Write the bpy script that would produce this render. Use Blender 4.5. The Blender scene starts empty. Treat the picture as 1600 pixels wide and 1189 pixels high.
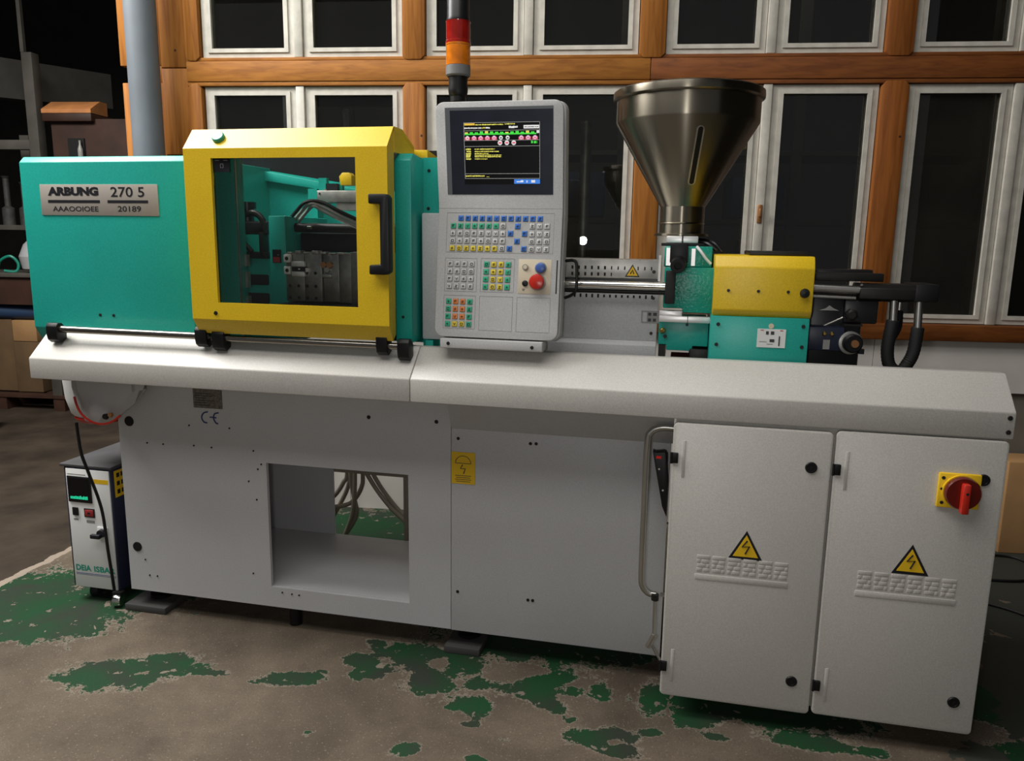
import bpy, bmesh, math, random
from mathutils import Vector, Matrix
random.seed(7)
PI = math.pi
S = bpy.context.scene
COL = S.collection
# ------------------------------------------------------------------ camera
YAW, PITCH, ROLL, CAMZ = -0.2166234, 0.1813358, 0.015032, 1.5
cam_d = bpy.data.cameras.new('camera'); cam = bpy.data.objects.new('camera', cam_d); COL.objects.link(cam)
cam_d.sensor_width = 36.0; cam_d.lens = 36.0 * 1200.0 / 1600.0; cam_d.clip_start = 0.05; cam_d.clip_end = 60
def cam_axes():
    ex = Vector((math.cos(YAW), math.sin(YAW), 0)); ey = Vector((-math.sin(YAW), math.cos(YAW), 0)); ez = Vector((0, 0, 1))
    right = Vector((1, 0, 0)); fwd = Vector((0, math.cos(PITCH), -math.sin(PITCH))); up = Vector((0, math.sin(PITCH), math.cos(PITCH)))
    r = right * math.cos(ROLL) + up * math.sin(ROLL); u = -right * math.sin(ROLL) + up * math.cos(ROLL)
    M = lambda v: Vector((v.dot(ex), v.dot(ey), v.dot(ez)))
    return M(r), M(u), M(fwd)
r_, u_, f_ = cam_axes()
cam.matrix_world = Matrix(((r_.x, u_.x, -f_.x, 0), (r_.y, u_.y, -f_.y, 0), (r_.z, u_.z, -f_.z, CAMZ), (0, 0, 0, 1)))
S.camera = cam
# ------------------------------------------------------------------ light and exposure
S.view_settings.view_transform = 'Standard'; S.view_settings.look = 'None'
S.view_settings.gamma = 1.0; S.view_settings.exposure = 0.0; S.view_settings.use_curve_mapping = False
wd = bpy.data.worlds.new('hall_daylight'); S.world = wd; wd.use_nodes = True
bg = wd.node_tree.nodes['Background']; bg.inputs[0].default_value = (0.93, 0.96, 1.0, 1); bg.inputs[1].default_value = 0.13
def area(name, loc, target, sx, sy, power, color):
    d = bpy.data.lights.new(name, 'AREA'); d.shape = 'RECTANGLE'; d.size = sx; d.size_y = sy; d.energy = power; d.color = color
    o = bpy.data.objects.new(name, d); COL.objects.link(o); o.location = loc
    o.rotation_euler = (Vector(target) - Vector(loc)).to_track_quat('-Z', 'Y').to_euler(); return o
sk = area('skylight_left', (-3.3, 2.1, 4.4), (-3.3, 2.1, 0), 4.0, 2.0, 490, (1.0, 0.98, 0.95)); sk.rotation_euler = (0, -0.28, 0)
area('skylight_middle', (-0.6, 1.5, 4.4), (-0.6, 2.0, 0.9), 2.4, 1.2, 30, (1.0, 0.97, 0.93))
area('front_fill', (-1.4, 0.2, 4.4), (-1.3, 2.3, 1.0), 3.4, 1.0, 58, (1.0, 0.98, 0.95))  # added fill light out of view, brightens the machine's front faces
fl = bpy.data.lights.new('camera_flash', 'POINT'); fl.energy = 25; fl.shadow_soft_size = 0.042; fl.color = (1.0, 0.98, 0.95)
flo = bpy.data.objects.new('camera_flash', fl); COL.objects.link(flo); flo.location = (-0.085, -0.02, 1.5)

# ------------------------------------------------------------------ materials
MATS = {}
def srgb(r, g, b):
    f = lambda c: (c / 255 / 12.92) if c / 255 <= 0.04045 else ((c / 255 + 0.055) / 1.055) ** 2.4
    return (f(r), f(g), f(b), 1)
def mat(name, col, rough=0.5, metal=0.0, bump=0.0, bscale=400.0, var=0.0, vscale=6.0, emit=0.0, coat=0.0, spec=0.5, speck=0.0):
    m = bpy.data.materials.new(name); m.use_nodes = True; nt = m.node_tree; b = nt.nodes['Principled BSDF']
    c = srgb(*col) if max(col) > 1.0 else (*col, 1)
    b.inputs['Base Color'].default_value = c; b.inputs['Roughness'].default_value = rough; b.inputs['Metallic'].default_value = metal
    b.inputs['Specular IOR Level'].default_value = spec; b.inputs['Coat Weight'].default_value = coat
    tc = nt.nodes.new('ShaderNodeTexCoord')
    if var > 0:
        n = nt.nodes.new('ShaderNodeTexNoise'); n.inputs['Scale'].default_value = vscale; n.inputs['Detail'].default_value = 6
        nt.links.new(tc.outputs['Object'], n.inputs['Vector'])
        r = nt.nodes.new('ShaderNodeValToRGB'); r.color_ramp.elements[0].position = 0.3; r.color_ramp.elements[1].position = 0.7
        r.color_ramp.elements[0].color = [x * (1 - var) for x in c[:3]] + [1]; r.color_ramp.elements[1].color = [min(1, x * (1 + var)) for x in c[:3]] + [1]
        nt.links.new(n.outputs['Fac'], r.inputs['Fac']); nt.links.new(r.outputs['Color'], b.inputs['Base Color'])
        if speck > 0:
            g = nt.nodes.new('ShaderNodeTexNoise'); g.inputs['Scale'].default_value = 260; g.inputs['Detail'].default_value = 2
            nt.links.new(tc.outputs['Object'], g.inputs['Vector'])
            mr = nt.nodes.new('ShaderNodeMapRange'); mr.inputs[1].default_value = 0.3; mr.inputs[2].default_value = 0.7; mr.inputs[3].default_value = 1 - speck; mr.inputs[4].default_value = 1 + speck
            mu = nt.nodes.new('ShaderNodeMix'); mu.data_type = 'RGBA'; mu.blend_type = 'MULTIPLY'; mu.inputs[0].default_value = 1.0
            nt.links.new(g.outputs['Fac'], mr.inputs[0]); nt.links.new(r.outputs['Color'], mu.inputs[6]); nt.links.new(mr.outputs[0], mu.inputs[7]); nt.links.new(mu.outputs[2], b.inputs['Base Color'])
    if bump > 0:
        n2 = nt.nodes.new('ShaderNodeTexNoise'); n2.inputs['Scale'].default_value = bscale; n2.inputs['Detail'].default_value = 3
        nt.links.new(tc.outputs['Object'], n2.inputs['Vector'])
        bp = nt.nodes.new('ShaderNodeBump'); bp.inputs['Strength'].default_value = bump; bp.inputs['Distance'].default_value = 0.002
        nt.links.new(n2.outputs['Fac'], bp.inputs['Height']); nt.links.new(bp.outputs['Normal'], b.inputs['Normal'])
    if emit > 0:
        b.inputs['Emission Color'].default_value = c; b.inputs['Emission Strength'].default_value = emit
    MATS[name] = m; return m
mat('door_paint', (0.52, 0.50, 0.46), 0.38, bump=0.10, bscale=900, var=0.03, vscale=3, speck=0.09)
mat('grey_paint', (0.50, 0.50, 0.505), 0.45, bump=0.10, bscale=900, var=0.03, vscale=3, speck=0.09)
mat('panel_paint', (0.55, 0.55, 0.54), 0.45, bump=0.05, bscale=900, var=0.02, speck=0.09)
mat('key_panel', (0.60, 0.60, 0.58), 0.5)
mat('teal_paint', (0.014, 0.345, 0.28), 0.33, bump=0.10, bscale=900, var=0.04, vscale=4, speck=0.10)
mat('yellow_paint', (0.70, 0.47, 0.012), 0.36, bump=0.10, bscale=900, var=0.04, vscale=4, speck=0.09)
mat('teal_cast', (0.012, 0.33, 0.25), 0.2, bump=1.0, bscale=130)
mat('black_plastic', (0.006, 0.006, 0.0065), 0.45, spec=0.35)
mat('dark_red', (0.11, 0.007, 0.004), 0.18, coat=0.5)
mat('black_rubber', (0.008, 0.008, 0.008), 0.65, bump=0.3, bscale=120)
mat('dark_iron', (0.018, 0.0175, 0.016), 0.45, metal=0.5, var=0.4, vscale=9)
mat('black_oily', (0.012, 0.012, 0.013), 0.35, metal=0.2, var=0.3)
mat('steel', (0.50, 0.49, 0.46), 0.34, metal=1.0, bump=0.05, bscale=300, var=0.08)
mat('brushed_steel', (0.24, 0.215, 0.17), 0.31, metal=1.0)
_n = MATS['brushed_steel'].node_tree; _b = _n.nodes['Principled BSDF']; _b.inputs['Anisotropic'].default_value = 0.9; _b.inputs['Anisotropic Rotation'].default_value = 0.25
_t = _n.nodes.new('ShaderNodeTangent'); _t.direction_type = 'RADIAL'; _t.axis = 'Z'; _n.links.new(_t.outputs[0], _b.inputs['Tangent'])
mat('rail_steel', (0.30, 0.28, 0.25), 0.22, metal=1.0)
mat('chrome', (0.72, 0.70, 0.66), 0.16, metal=1.0)
mat('bright_bar', (0.93, 0.91, 0.90), 0.40, metal=0.75)
mat('galvanised', (0.45, 0.44, 0.41), 0.42, metal=0.85, var=0.2, vscale=20)
mat('mould_steel', (0.30, 0.29, 0.27), 0.40, metal=0.9, var=0.25, vscale=30)
mat('brass', (0.5, 0.35, 0.10), 0.35, metal=1.0)
mat('copper', (0.50, 0.24, 0.10), 0.4, metal=0.8)
mat('white_plastic', (0.72, 0.72, 0.70), 0.45)
mat('hole_black', (0.006, 0.006, 0.006), 0.8)
mat('screen_bezel', (0.016, 0.020, 0.032), 0.30, var=0.2, vscale=15)
mat('bezel_edge', (0.13, 0.14, 0.15), 0.4)
mat('screen_black', (0.003, 0.003, 0.004), 0.25)
mat('line_grey', (0.25, 0.25, 0.24), 0.6)
mat('mark_dark', (0.035, 0.035, 0.04), 0.6)
mat('key_white', (0.60, 0.60, 0.58), 0.45); mat('key_blue', (0.03, 0.17, 0.62), 0.4); mat('key_green', (0.03, 0.45, 0.24), 0.4)
mat('key_yellow', (0.80, 0.62, 0.04), 0.4); mat('key_orange', (0.78, 0.24, 0.06), 0.4)
mat('beige_label', (0.62, 0.54, 0.40), 0.5)
mat('red_plastic', (0.50, 0.022, 0.010), 0.28); mat('blue_plastic', (0.05, 0.11, 0.35), 0.35)
mat('sign_yellow', (0.80, 0.50, 0.01), 0.5); mat('label_yellow', (0.74, 0.46, 0.01), 0.55, var=0.05)
mat('name_plate', (0.44, 0.40, 0.35), 0.4, metal=0.3); mat('ink_black', (0.006, 0.006, 0.01), 0.5); mat('ink_blue', (0.02, 0.03, 0.13), 0.6)
mat('type_plate', (0.16, 0.15, 0.12), 0.45, metal=0.4, var=0.4, vscale=90)
mat('button_green', (0.01, 0.25, 0.17), 0.35)
mat('tower_red', (0.30, 0.010, 0.006), 0.15, coat=0.6, var=0.25, vscale=30); mat('tower_amber', (0.62, 0.17, 0.008), 0.15, coat=0.6, var=0.25, vscale=30)
mat('tower_grey', (0.16, 0.16, 0.16), 0.5)
mat('hose_grey', (0.24, 0.21, 0.16), 0.5)
mat('slate_top', (0.06, 0.06, 0.062), 0.55, var=0.2); mat('hose_clear', (0.35, 0.34, 0.31), 0.15, coat=0.8)
mat('machine_blue', (0.016, 0.020, 0.045), 0.4, var=0.2)
mat('concrete_pad', (0.05, 0.048, 0.045), 0.8, bump=0.2, bscale=60)
mat('grey_pipe', (0.14, 0.16, 0.18), 0.5, bump=0.06, bscale=300, var=0.08)
mat('white_frame', (0.56, 0.53, 0.46), 0.5, bump=0.25, bscale=70, var=0.12, vscale=18)
mat('wainscot', (0.68, 0.64, 0.59), 0.55, bump=0.1, bscale=100, var=0.06)
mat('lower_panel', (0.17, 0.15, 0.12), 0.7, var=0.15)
mat('cardboard', (0.36, 0.20, 0.08), 0.8, var=0.12); mat('dark_cardboard', (0.12, 0.07, 0.03), 0.85, var=0.2)
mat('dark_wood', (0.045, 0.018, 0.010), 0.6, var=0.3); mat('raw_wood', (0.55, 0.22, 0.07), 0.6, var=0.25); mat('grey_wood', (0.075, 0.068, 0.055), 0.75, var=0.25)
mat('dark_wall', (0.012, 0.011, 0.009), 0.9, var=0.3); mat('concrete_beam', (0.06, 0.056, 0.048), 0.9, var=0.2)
mat('blue_tarp', (0.02, 0.045, 0.10), 0.55, bump=0.6, bscale=25); mat('clear_bag', (0.42, 0.42, 0.42), 0.35, bump=0.8, bscale=30)
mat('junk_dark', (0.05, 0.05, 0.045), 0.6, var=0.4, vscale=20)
mat('red_box', (0.28, 0.02, 0.02), 0.6)
mat('led_green', (0.02, 0.75, 0.40), 0.5, emit=0.5); mat('led_red', (0.5, 0.01, 0.01), 0.4, emit=0.25)
for n, c in dict(d_yellow=(0.75, 0.70, 0.12), d_green=(0.06, 0.75, 0.06), d_white=(0.75, 0.75, 0.75), d_red=(0.70, 0.09, 0.16), d_blue=(0.05, 0.22, 0.75), d_line=(0.42, 0.42, 0.40), d_orange=(0.80, 0.50, 0.06), d_pink=(0.75, 0.5, 0.7)).items():
    mat(n, c, 0.4, emit=0.5)
def wood(name, base, dark, axis):
    m = bpy.data.materials.new(name); m.use_nodes = True; nt = m.node_tree; b = nt.nodes['Principled BSDF']; L = nt.links.new
    tc = nt.nodes.new('ShaderNodeTexCoord'); mp = nt.nodes.new('ShaderNodeMapping')
    sc = [22, 22, 22]; sc[axis] = 1.3; mp.inputs['Scale'].default_value = sc
    L(tc.outputs['Object'], mp.inputs['Vector'])
    n = nt.nodes.new('ShaderNodeTexNoise'); n.inputs['Scale'].default_value = 2.2; n.inputs['Detail'].default_value = 8; n.inputs['Distortion'].default_value = 0.6
    L(mp.outputs['Vector'], n.inputs['Vector'])
    r = nt.nodes.new('ShaderNodeValToRGB'); r.color_ramp.elements[0].position = 0.32; r.color_ramp.elements[0].color = (*dark, 1); r.color_ramp.elements[1].position = 0.62; r.color_ramp.elements[1].color = (*base, 1)
    L(n.outputs['Fac'], r.inputs['Fac'])
    v = nt.nodes.new('ShaderNodeTexVoronoi'); v.inputs['Scale'].default_value = 7; L(tc.outputs['Object'], v.inputs['Vector'])
    k = nt.nodes.new('ShaderNodeMath'); k.operation = 'LESS_THAN'; k.inputs[1].default_value = 0.045; L(v.outputs['Distance'], k.inputs[0])
    mx = nt.nodes.new('ShaderNodeMix'); mx.data_type = 'RGBA'; mx.inputs[7].default_value = (0.05, 0.02, 0.01, 1)
    L(k.outputs[0], mx.inputs[0]); L(r.outputs['Color'], mx.inputs[6]); L(mx.outputs[2], b.inputs['Base Color'])
    b.inputs['Roughness'].default_value = 0.6; b.inputs['Specular IOR Level'].default_value = 0.25
    bp = nt.nodes.new('ShaderNodeBump'); bp.inputs['Strength'].default_value = 0.12; L(n.outputs['Fac'], bp.inputs['Height']); L(bp.outputs['Normal'], b.inputs['Normal'])
    MATS[name] = m
wood('timber_upright', (0.36, 0.135, 0.020), (0.23, 0.075, 0.010), 2)
wood('timber_rail', (0.37, 0.145, 0.024), (0.24, 0.085, 0.013), 0)
wood('timber_dark_rail', (0.20, 0.062, 0.012), (0.12, 0.035, 0.007), 0)
wood('timber_red_upright', (0.29, 0.095, 0.017), (0.19, 0.055, 0.009), 2)
def glass(name, tint, gloss, dust=0.02):
    m = bpy.data.materials.new(name); m.use_nodes = True; nt = m.node_tree; L = nt.links.new
    for nd in list(nt.nodes): nt.nodes.remove(nd)
    out = nt.nodes.new('ShaderNodeOutputMaterial'); tr = nt.nodes.new('ShaderNodeBsdfTransparent'); tr.inputs[0].default_value = (*tint, 1)
    gl = nt.nodes.new('ShaderNodeBsdfGlossy'); gl.inputs['Roughness'].default_value = 0.0; gl.inputs[0].default_value = (gloss, gloss, gloss, 1)
    fr = nt.nodes.new('ShaderNodeFresnel'); fr.inputs[0].default_value = 1.5
    mx = nt.nodes.new('ShaderNodeMixShader'); L(fr.outputs[0], mx.inputs[0]); L(tr.outputs[0], mx.inputs[1]); L(gl.outputs[0], mx.inputs[2])
    df = nt.nodes.new('ShaderNodeBsdfDiffuse'); df.inputs[0].default_value = (0.4, 0.36, 0.3, 1)
    tc = nt.nodes.new('ShaderNodeTexCoord'); n = nt.nodes.new('ShaderNodeTexNoise'); n.inputs['Scale'].default_value = 3.0; n.inputs['Detail'].default_value = 5; L(tc.outputs['Object'], n.inputs['Vector'])
    ml = nt.nodes.new('ShaderNodeMath'); ml.operation = 'MULTIPLY'; ml.inputs[1].default_value = dust * 2; L(n.outputs['Fac'], ml.inputs[0])
    m2 = nt.nodes.new('ShaderNodeMixShader'); L(ml.outputs[0], m2.inputs[0]); L(mx.outputs[0], m2.inputs[1]); L(df.outputs[0], m2.inputs[2]); L(m2.outputs[0], out.inputs[0])
    MATS[name] = m
glass('window_glass', (0.72, 0.73, 0.70), 1.0, 0.006)
glass('dusty_glass', (0.55, 0.53, 0.48), 1.0, 0.035)
glass('guard_glass', (0.96, 0.97, 0.96), 0.3, 0.004)

def floor_material():
    m = bpy.data.materials.new('worn_painted_concrete'); m.use_nodes = True; nt = m.node_tree; b = nt.nodes['Principled BSDF']; L = nt.links.new
    N = lambda t: nt.nodes.new(t)
    geo = N('ShaderNodeNewGeometry'); pos = geo.outputs['Position']
    def noise(sc, det, dist=0.0, rough=0.55):
        n = N('ShaderNodeTexNoise'); n.inputs['Scale'].default_value = sc; n.inputs['Detail'].default_value = det; n.inputs['Distortion'].default_value = dist; n.inputs['Roughness'].default_value = rough
        L(pos, n.inputs['Vector']); return n.outputs['Fac']
    def math_(op, a, c=None, d=None):
        n = N('ShaderNodeMath'); n.operation = op
        for i, v in enumerate((a, c, d)):
            if v is None: continue
            if isinstance(v, (int, float)): n.inputs[i].default_value = v
            else: L(v, n.inputs[i])
        return n.outputs[0]
    at = N('ShaderNodeAttribute'); at.attribute_name = 'paint'; cur = at.outputs['Fac']
    nA = math_('MULTIPLY', math_('SUBTRACT', noise(7, 8, 0.7, 0.62), 0.5), 1.7)
    nB = math_('MULTIPLY', math_('SUBTRACT', noise(26, 8, 0.8, 0.70), 0.5), 1.25)
    nC = math_('MULTIPLY', math_('SUBTRACT', noise(75, 5, 0.6, 0.7), 0.5), 0.85)
    f = math_('ADD', math_('ADD', math_('ADD', cur, nA), nB), nC)
    f = math_('SUBTRACT', f, 0.12)
    # small flakes missing inside the paint
    fl_ = math_('GREATER_THAN', noise(18, 5, 0.4), 0.655)
    green = math_('MULTIPLY', math_('GREATER_THAN', f, 0.0), math_('SUBTRACT', 1.0, fl_))
    rim = math_('MULTIPLY', math_('GREATER_THAN', f, -0.11), math_('SUBTRACT', 1.0, green))
    conc = N('ShaderNodeValToRGB'); e = conc.color_ramp.elements; e[0].position = 0.3; e[0].color = (0.060, 0.047, 0.034, 1); e[1].position = 0.72; e[1].color = (0.190, 0.150, 0.108, 1)
    L(math_('ADD', math_('MULTIPLY', noise(2.3, 7, 0.4), 0.6), math_('ADD', math_('MULTIPLY', noise(14, 6, 0.3), 0.2), math_('MULTIPLY', noise(110, 5, 0.0, 0.7), 0.2))), conc.inputs['Fac'])
    gr = N('ShaderNodeValToRGB'); e = gr.color_ramp.elements; e[0].position = 0.35; e[0].color = (0.024, 0.031, 0.021, 1); e[1].position = 0.6; e[1].color = (0.008, 0.048, 0.016, 1)
    L(noise(4, 6, 0.3), gr.inputs['Fac'])
    def mix(fac, a, c):
        x = N('ShaderNodeMix'); x.data_type = 'RGBA'; L(fac, x.inputs[0])
        for i, v in ((6, a), (7, c)):
            if isinstance(v, tuple): x.inputs[i].default_value = v
            else: L(v, x.inputs[i])
        return x.outputs[2]
    stain = math_('MULTIPLY', math_('GREATER_THAN', noise(5.5, 3, 0.2), 0.66), 0.45)
    col = mix(stain, conc.outputs['Color'], (0.09, 0.07, 0.055, 1))
    dirt = N('ShaderNodeMapRange'); dirt.inputs[1].default_value = 0.42; dirt.inputs[2].default_value = 0.70; dirt.inputs[3].default_value = 0.0; dirt.inputs[4].default_value = 0.7; L(noise(1.7, 5, 0.5), dirt.inputs[0])
    col = mix(dirt.outputs[0], col, (0.055, 0.043, 0.030, 1))
    col = mix(math_('MULTIPLY', math_('GREATER_THAN', noise(170, 3), 0.60), 0.45), col, (0.05, 0.04, 0.03, 1))
    col = mix(math_('MULTIPLY', math_('GREATER_THAN', noise(130, 4), 0.64), 0.35), col, (0.34, 0.29, 0.23, 1))
    col = mix(math_('MULTIPLY', rim, math_('MULTIPLY', noise(5, 3), 0.75)), col, (0.30, 0.26, 0.21, 1))
    col = mix(green, col, gr.outputs['Color'])
    sep = N('ShaderNodeSeparateXYZ'); L(pos, sep.inputs[0])
    xx = math_('ADD', sep.outputs[0], math_('MULTIPLY', math_('SUBTRACT', noise(12, 4), 0.5), 0.05))
    old = N('ShaderNodeValToRGB'); e = old.color_ramp.elements; e[0].position = 0.35; e[0].color = (0.028, 0.021, 0.015, 1); e[1].position = 0.7; e[1].color = (0.065, 0.048, 0.033, 1); L(noise(3, 6), old.inputs['Fac'])
    col = mix(math_('LESS_THAN', xx, -2.80), col, (0.28, 0.23, 0.18, 1))
    col = mix(math_('LESS_THAN', xx, -2.84), col, old.outputs['Color'])
    far = math_('GREATER_THAN', math_('ADD', sep.outputs[0], math_('MULTIPLY', math_('SUBTRACT', noise(3.5, 6, 0.4), 0.5), 1.6)), 1.05)
    col = mix(math_('MULTIPLY', far, math_('GREATER_THAN', noise(6, 5), 0.36)), col, (0.04, 0.042, 0.034, 1))
    L(col, b.inputs['Base Color']); b.inputs['Roughness'].default_value = 0.72; b.inputs['Specular IOR Level'].default_value = 0.2
    h = math_('ADD', math_('MULTIPLY', green, 0.5), math_('MULTIPLY', noise(90, 4), 0.4))
    bp = N('ShaderNodeBump'); bp.inputs['Strength'].default_value = 0.6; bp.inputs['Distance'].default_value = 0.004; L(h, bp.inputs['Height']); L(bp.outputs['Normal'], b.inputs['Normal'])
    MATS['floor'] = m
floor_material()
PAINT = [(-2.42, 2.22, 0.22, 0.07, 0.3), (-1.80, 2.10, 0.17, 0.115, 0.3), (-0.36, 2.42, 0.09, 0.05, 0.5), (-0.62, 2.33, 0.05, 0.05, 0), (-1.00, 2.44, 0.10, 0.03, -0.5), (-1.16, 2.26, 0.025, 0.03, 0.4), (-0.28, 2.20, 0.02, 0.012, 0), (-0.46, 2.06, 0.05, 0.012, 0), (0.18, 2.22, 0.05, 0.02, 0), (-2.62, 2.42, 0.34, 0.34, 0), (-2.40, 2.42, 0.34, 0.26, 0), (-2.25, 2.75, 0.4, 0.35, 0), (-1.87, 2.08, 0.21, 0.09, 0.2), (-1.72, 2.16, 0.15, 0.10, 0.6), (-1.55, 2.165, 0.09, 0.022, 0.15),
         (-1.26, 2.195, 0.13, 0.045, 0.25), (-1.35, 2.16, 0.05, 0.02, 0.3), (-1.04, 2.27, 0.03, 0.045, 0.5), (-1.05, 2.365, 0.09, 0.05, -0.3), (-0.98, 2.32, 0.05, 0.06, 0), (-0.86, 2.43, 0.14, 0.12, 0), (-0.78, 2.30, 0.10, 0.10, 0), (-1.06, 2.49, 0.06, 0.025, -0.4),
         (-0.70, 2.42, 0.10, 0.1, 0), (-0.595, 2.20, 0.075, 0.06, -0.3), (-0.58, 2.105, 0.035, 0.022, 0), (-0.66, 2.17, 0.03, 0.02, 0), (-0.735, 1.945, 0.05, 0.035, 0.4), (-0.52, 1.945, 0.04, 0.022, 0), (-1.05, 1.94, 0.03, 0.015, 0),
         (-0.175, 2.135, 0.13, 0.055, 0.25), (-0.13, 2.09, 0.11, 0.045, -0.2), (-0.44, 2.33, 0.12, 0.07, 0), (-0.36, 2.26, 0.09, 0.035, -0.2), (-0.30, 2.36, 0.05, 0.035, 0), (-0.2, 2.37, 0.05, 0.06, 0), (-0.02, 2.37, 0.06, 0.10, 0),
         (-0.45, 2.70, 0.5, 0.22, 0), (0.1, 2.31, 0.09, 0.06, 0), (0.3, 2.40, 0.4, 0.10, 0), (0.45, 2.27, 0.15, 0.05, 0), (0.62, 2.26, 0.06, 0.03, 0), (-1.4, 3.45, 0.95, 0.52, 0), (1.1, 2.35, 0.14, 0.07, 0), (1.15, 2.62, 0.3, 0.16, 0), (-0.02, 2.2, 0.035, 0.02, 0), (0.40, 2.06, 0.05, 0.02, 0)]
HOLES = [(-0.145, 2.115, 0.055, 0.017, 0.1), (-1.76, 2.11, 0.04, 0.025, 0.4), (-0.79, 2.42, 0.05, 0.045, 0.3)]
def paint_field(x, y):
    # how firmly the green paint still holds at a spot of the floor
    def e(p):
        dx, dy = x - p[0], y - p[1]; c, s_ = math.cos(p[4]), math.sin(p[4])
        return 1 - math.hypot((dx * c + dy * s_) / p[2], (-dx * s_ + dy * c) / p[3])
    return max(-3.0, max(e(p) for p in PAINT)) - max(0.0, 1.6 * max(e(p) for p in HOLES))

# ------------------------------------------------------------------ mesh builder
class MB:
    def __init__(s): s.V = []; s.F = []; s.MI = []; s.mats = []; s.X = Matrix.Identity(4); s.m = 0
    def mat(s, name):
        if name not in s.mats: s.mats.append(name)
        s.m = s.mats.index(name); return s
    def add(s, verts, faces):
        o = len(s.V); s.V += [s.X @ Vector(v) for v in verts]; s.F += [[i + o for i in f] for f in faces]; s.MI += [s.m] * len(faces); return s
    def addbm(s, bm):
        bm.verts.index_update(); s.add([v.co.copy() for v in bm.verts], [[v.index for v in f.verts] for f in bm.faces]); bm.free(); return s
    def _bev(s, bm, w, seg):
        bmesh.ops.recalc_face_normals(bm, faces=bm.faces)
        if w > 0:
            ed = [e for e in bm.edges if len(e.link_faces) == 2 and e.calc_face_angle(0) > 0.45]
            bmesh.ops.bevel(bm, geom=ed, offset=w, segments=seg, profile=0.5, affect='EDGES', clamp_overlap=True)
        return s.addbm(bm)
    def box(s, x0, x1, y0, y1, z0, z1, bev=0.0, seg=2):
        bm = bmesh.new(); v = [bm.verts.new((x, y, z)) for x in (x0, x1) for y in (y0, y1) for z in (z0, z1)]
        for f in ((0, 1, 3, 2), (4, 6, 7, 5), (0, 4, 5, 1), (2, 3, 7, 6), (0, 2, 6, 4), (1, 5, 7, 3)): bm.faces.new([v[i] for i in f])
        return s._bev(bm, bev, seg)
    def prism(s, pts, a0, a1, axis='x', bev=0.0, seg=2):
        # pts: polygon in the two other axes; extruded along axis. x:(y,z)  y:(x,z)  z:(x,y)
        def P(p, a): return {'x': (a, p[0], p[1]), 'y': (p[0], a, p[1]), 'z': (p[0], p[1], a)}[axis]
        bm = bmesh.new(); A = [bm.verts.new(P(p, a0)) for p in pts]; B = [bm.verts.new(P(p, a1)) for p in pts]; n = len(pts)
        bm.faces.new(A); bm.faces.new(B[::-1])
        for i in range(n): bm.faces.new((A[i], B[i], B[(i + 1) % n], A[(i + 1) % n]))
        return s._bev(bm, bev, seg)
    def cyl(s, p0, p1, r0, r1=None, n=20, cap=True):
        r1 = r0 if r1 is None else r1; p0 = Vector(p0); p1 = Vector(p1); d = (p1 - p0).normalized()
        a = d.orthogonal().normalized(); b = d.cross(a)
        V = []; 
        for p, r in ((p0, r0), (p1, r1)): V += [p + (a * math.cos(2 * PI * i / n) + b * math.sin(2 * PI * i / n)) * r for i in range(n)]
        F = [[i, (i + 1) % n, n + (i + 1) % n, n + i] for i in range(n)]
        if cap: F += [list(range(n))[::-1], list(range(n, 2 * n))]
        return s.add(V, F)
    def lathe(s, prof, c=(0, 0, 0), n=48, axis=(0, 0, 1), cap=True):
        # prof: (radius, height) along axis from c
        d = Vector(axis).normalized(); a = d.orthogonal().normalized(); b = d.cross(a); c = Vector(c); V = []; F = []
        for r, h in prof: V += [c + d * h + (a * math.cos(2 * PI * i / n) + b * math.sin(2 * PI * i / n)) * r for i in range(n)]
        for k in range(len(prof) - 1): F += [[k * n + i, k * n + (i + 1) % n, (k + 1) * n + (i + 1) % n, (k + 1) * n + i] for i in range(n)]
        if cap: F += [list(range(n))[::-1], list(range((len(prof) - 1) * n, len(prof) * n))]
        return s.add(V, F)
    def tube(s, pts, r, n=10, smooth=True, sub=6, ribs=None):
        P = [Vector(p) for p in pts]
        if smooth and len(P) > 2:
            Q = []; E = [P[0] * 2 - P[1]] + P + [P[-1] * 2 - P[-2]]
            for i in range(1, len(E) - 2):
                p0, p1, p2, p3 = E[i - 1:i + 3]
                for k in range(sub):
                    t = k / sub; Q.append(0.5 * ((2 * p1) + (p2 - p0) * t + (2 * p0 - 5 * p1 + 4 * p2 - p3) * t * t + (3 * p1 - p0 - 3 * p2 + p3) * t ** 3))
            Q.append(P[-1]); P = Q
        V = []; F = []; up = None
        for i, p in enumerate(P):
            d = (P[min(i + 1, len(P) - 1)] - P[max(i - 1, 0)]).normalized()
            a = d.orthogonal().normalized() if up is None else (up - d * up.dot(d)).normalized(); up = a; b = d.cross(a)
            rr = r * (1.0 + (ribs if (ribs and i % 2) else 0.0))
            V += [p + (a * math.cos(2 * PI * j / n) + b * math.sin(2 * PI * j / n)) * rr for j in range(n)]
        for k in range(len(P) - 1): F += [[k * n + j, k * n + (j + 1) % n, (k + 1) * n + (j + 1) % n, (k + 1) * n + j] for j in range(n)]
        F += [list(range(n))[::-1], list(range((len(P) - 1) * n, len(P) * n))]
        return s.add(V, F)
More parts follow.
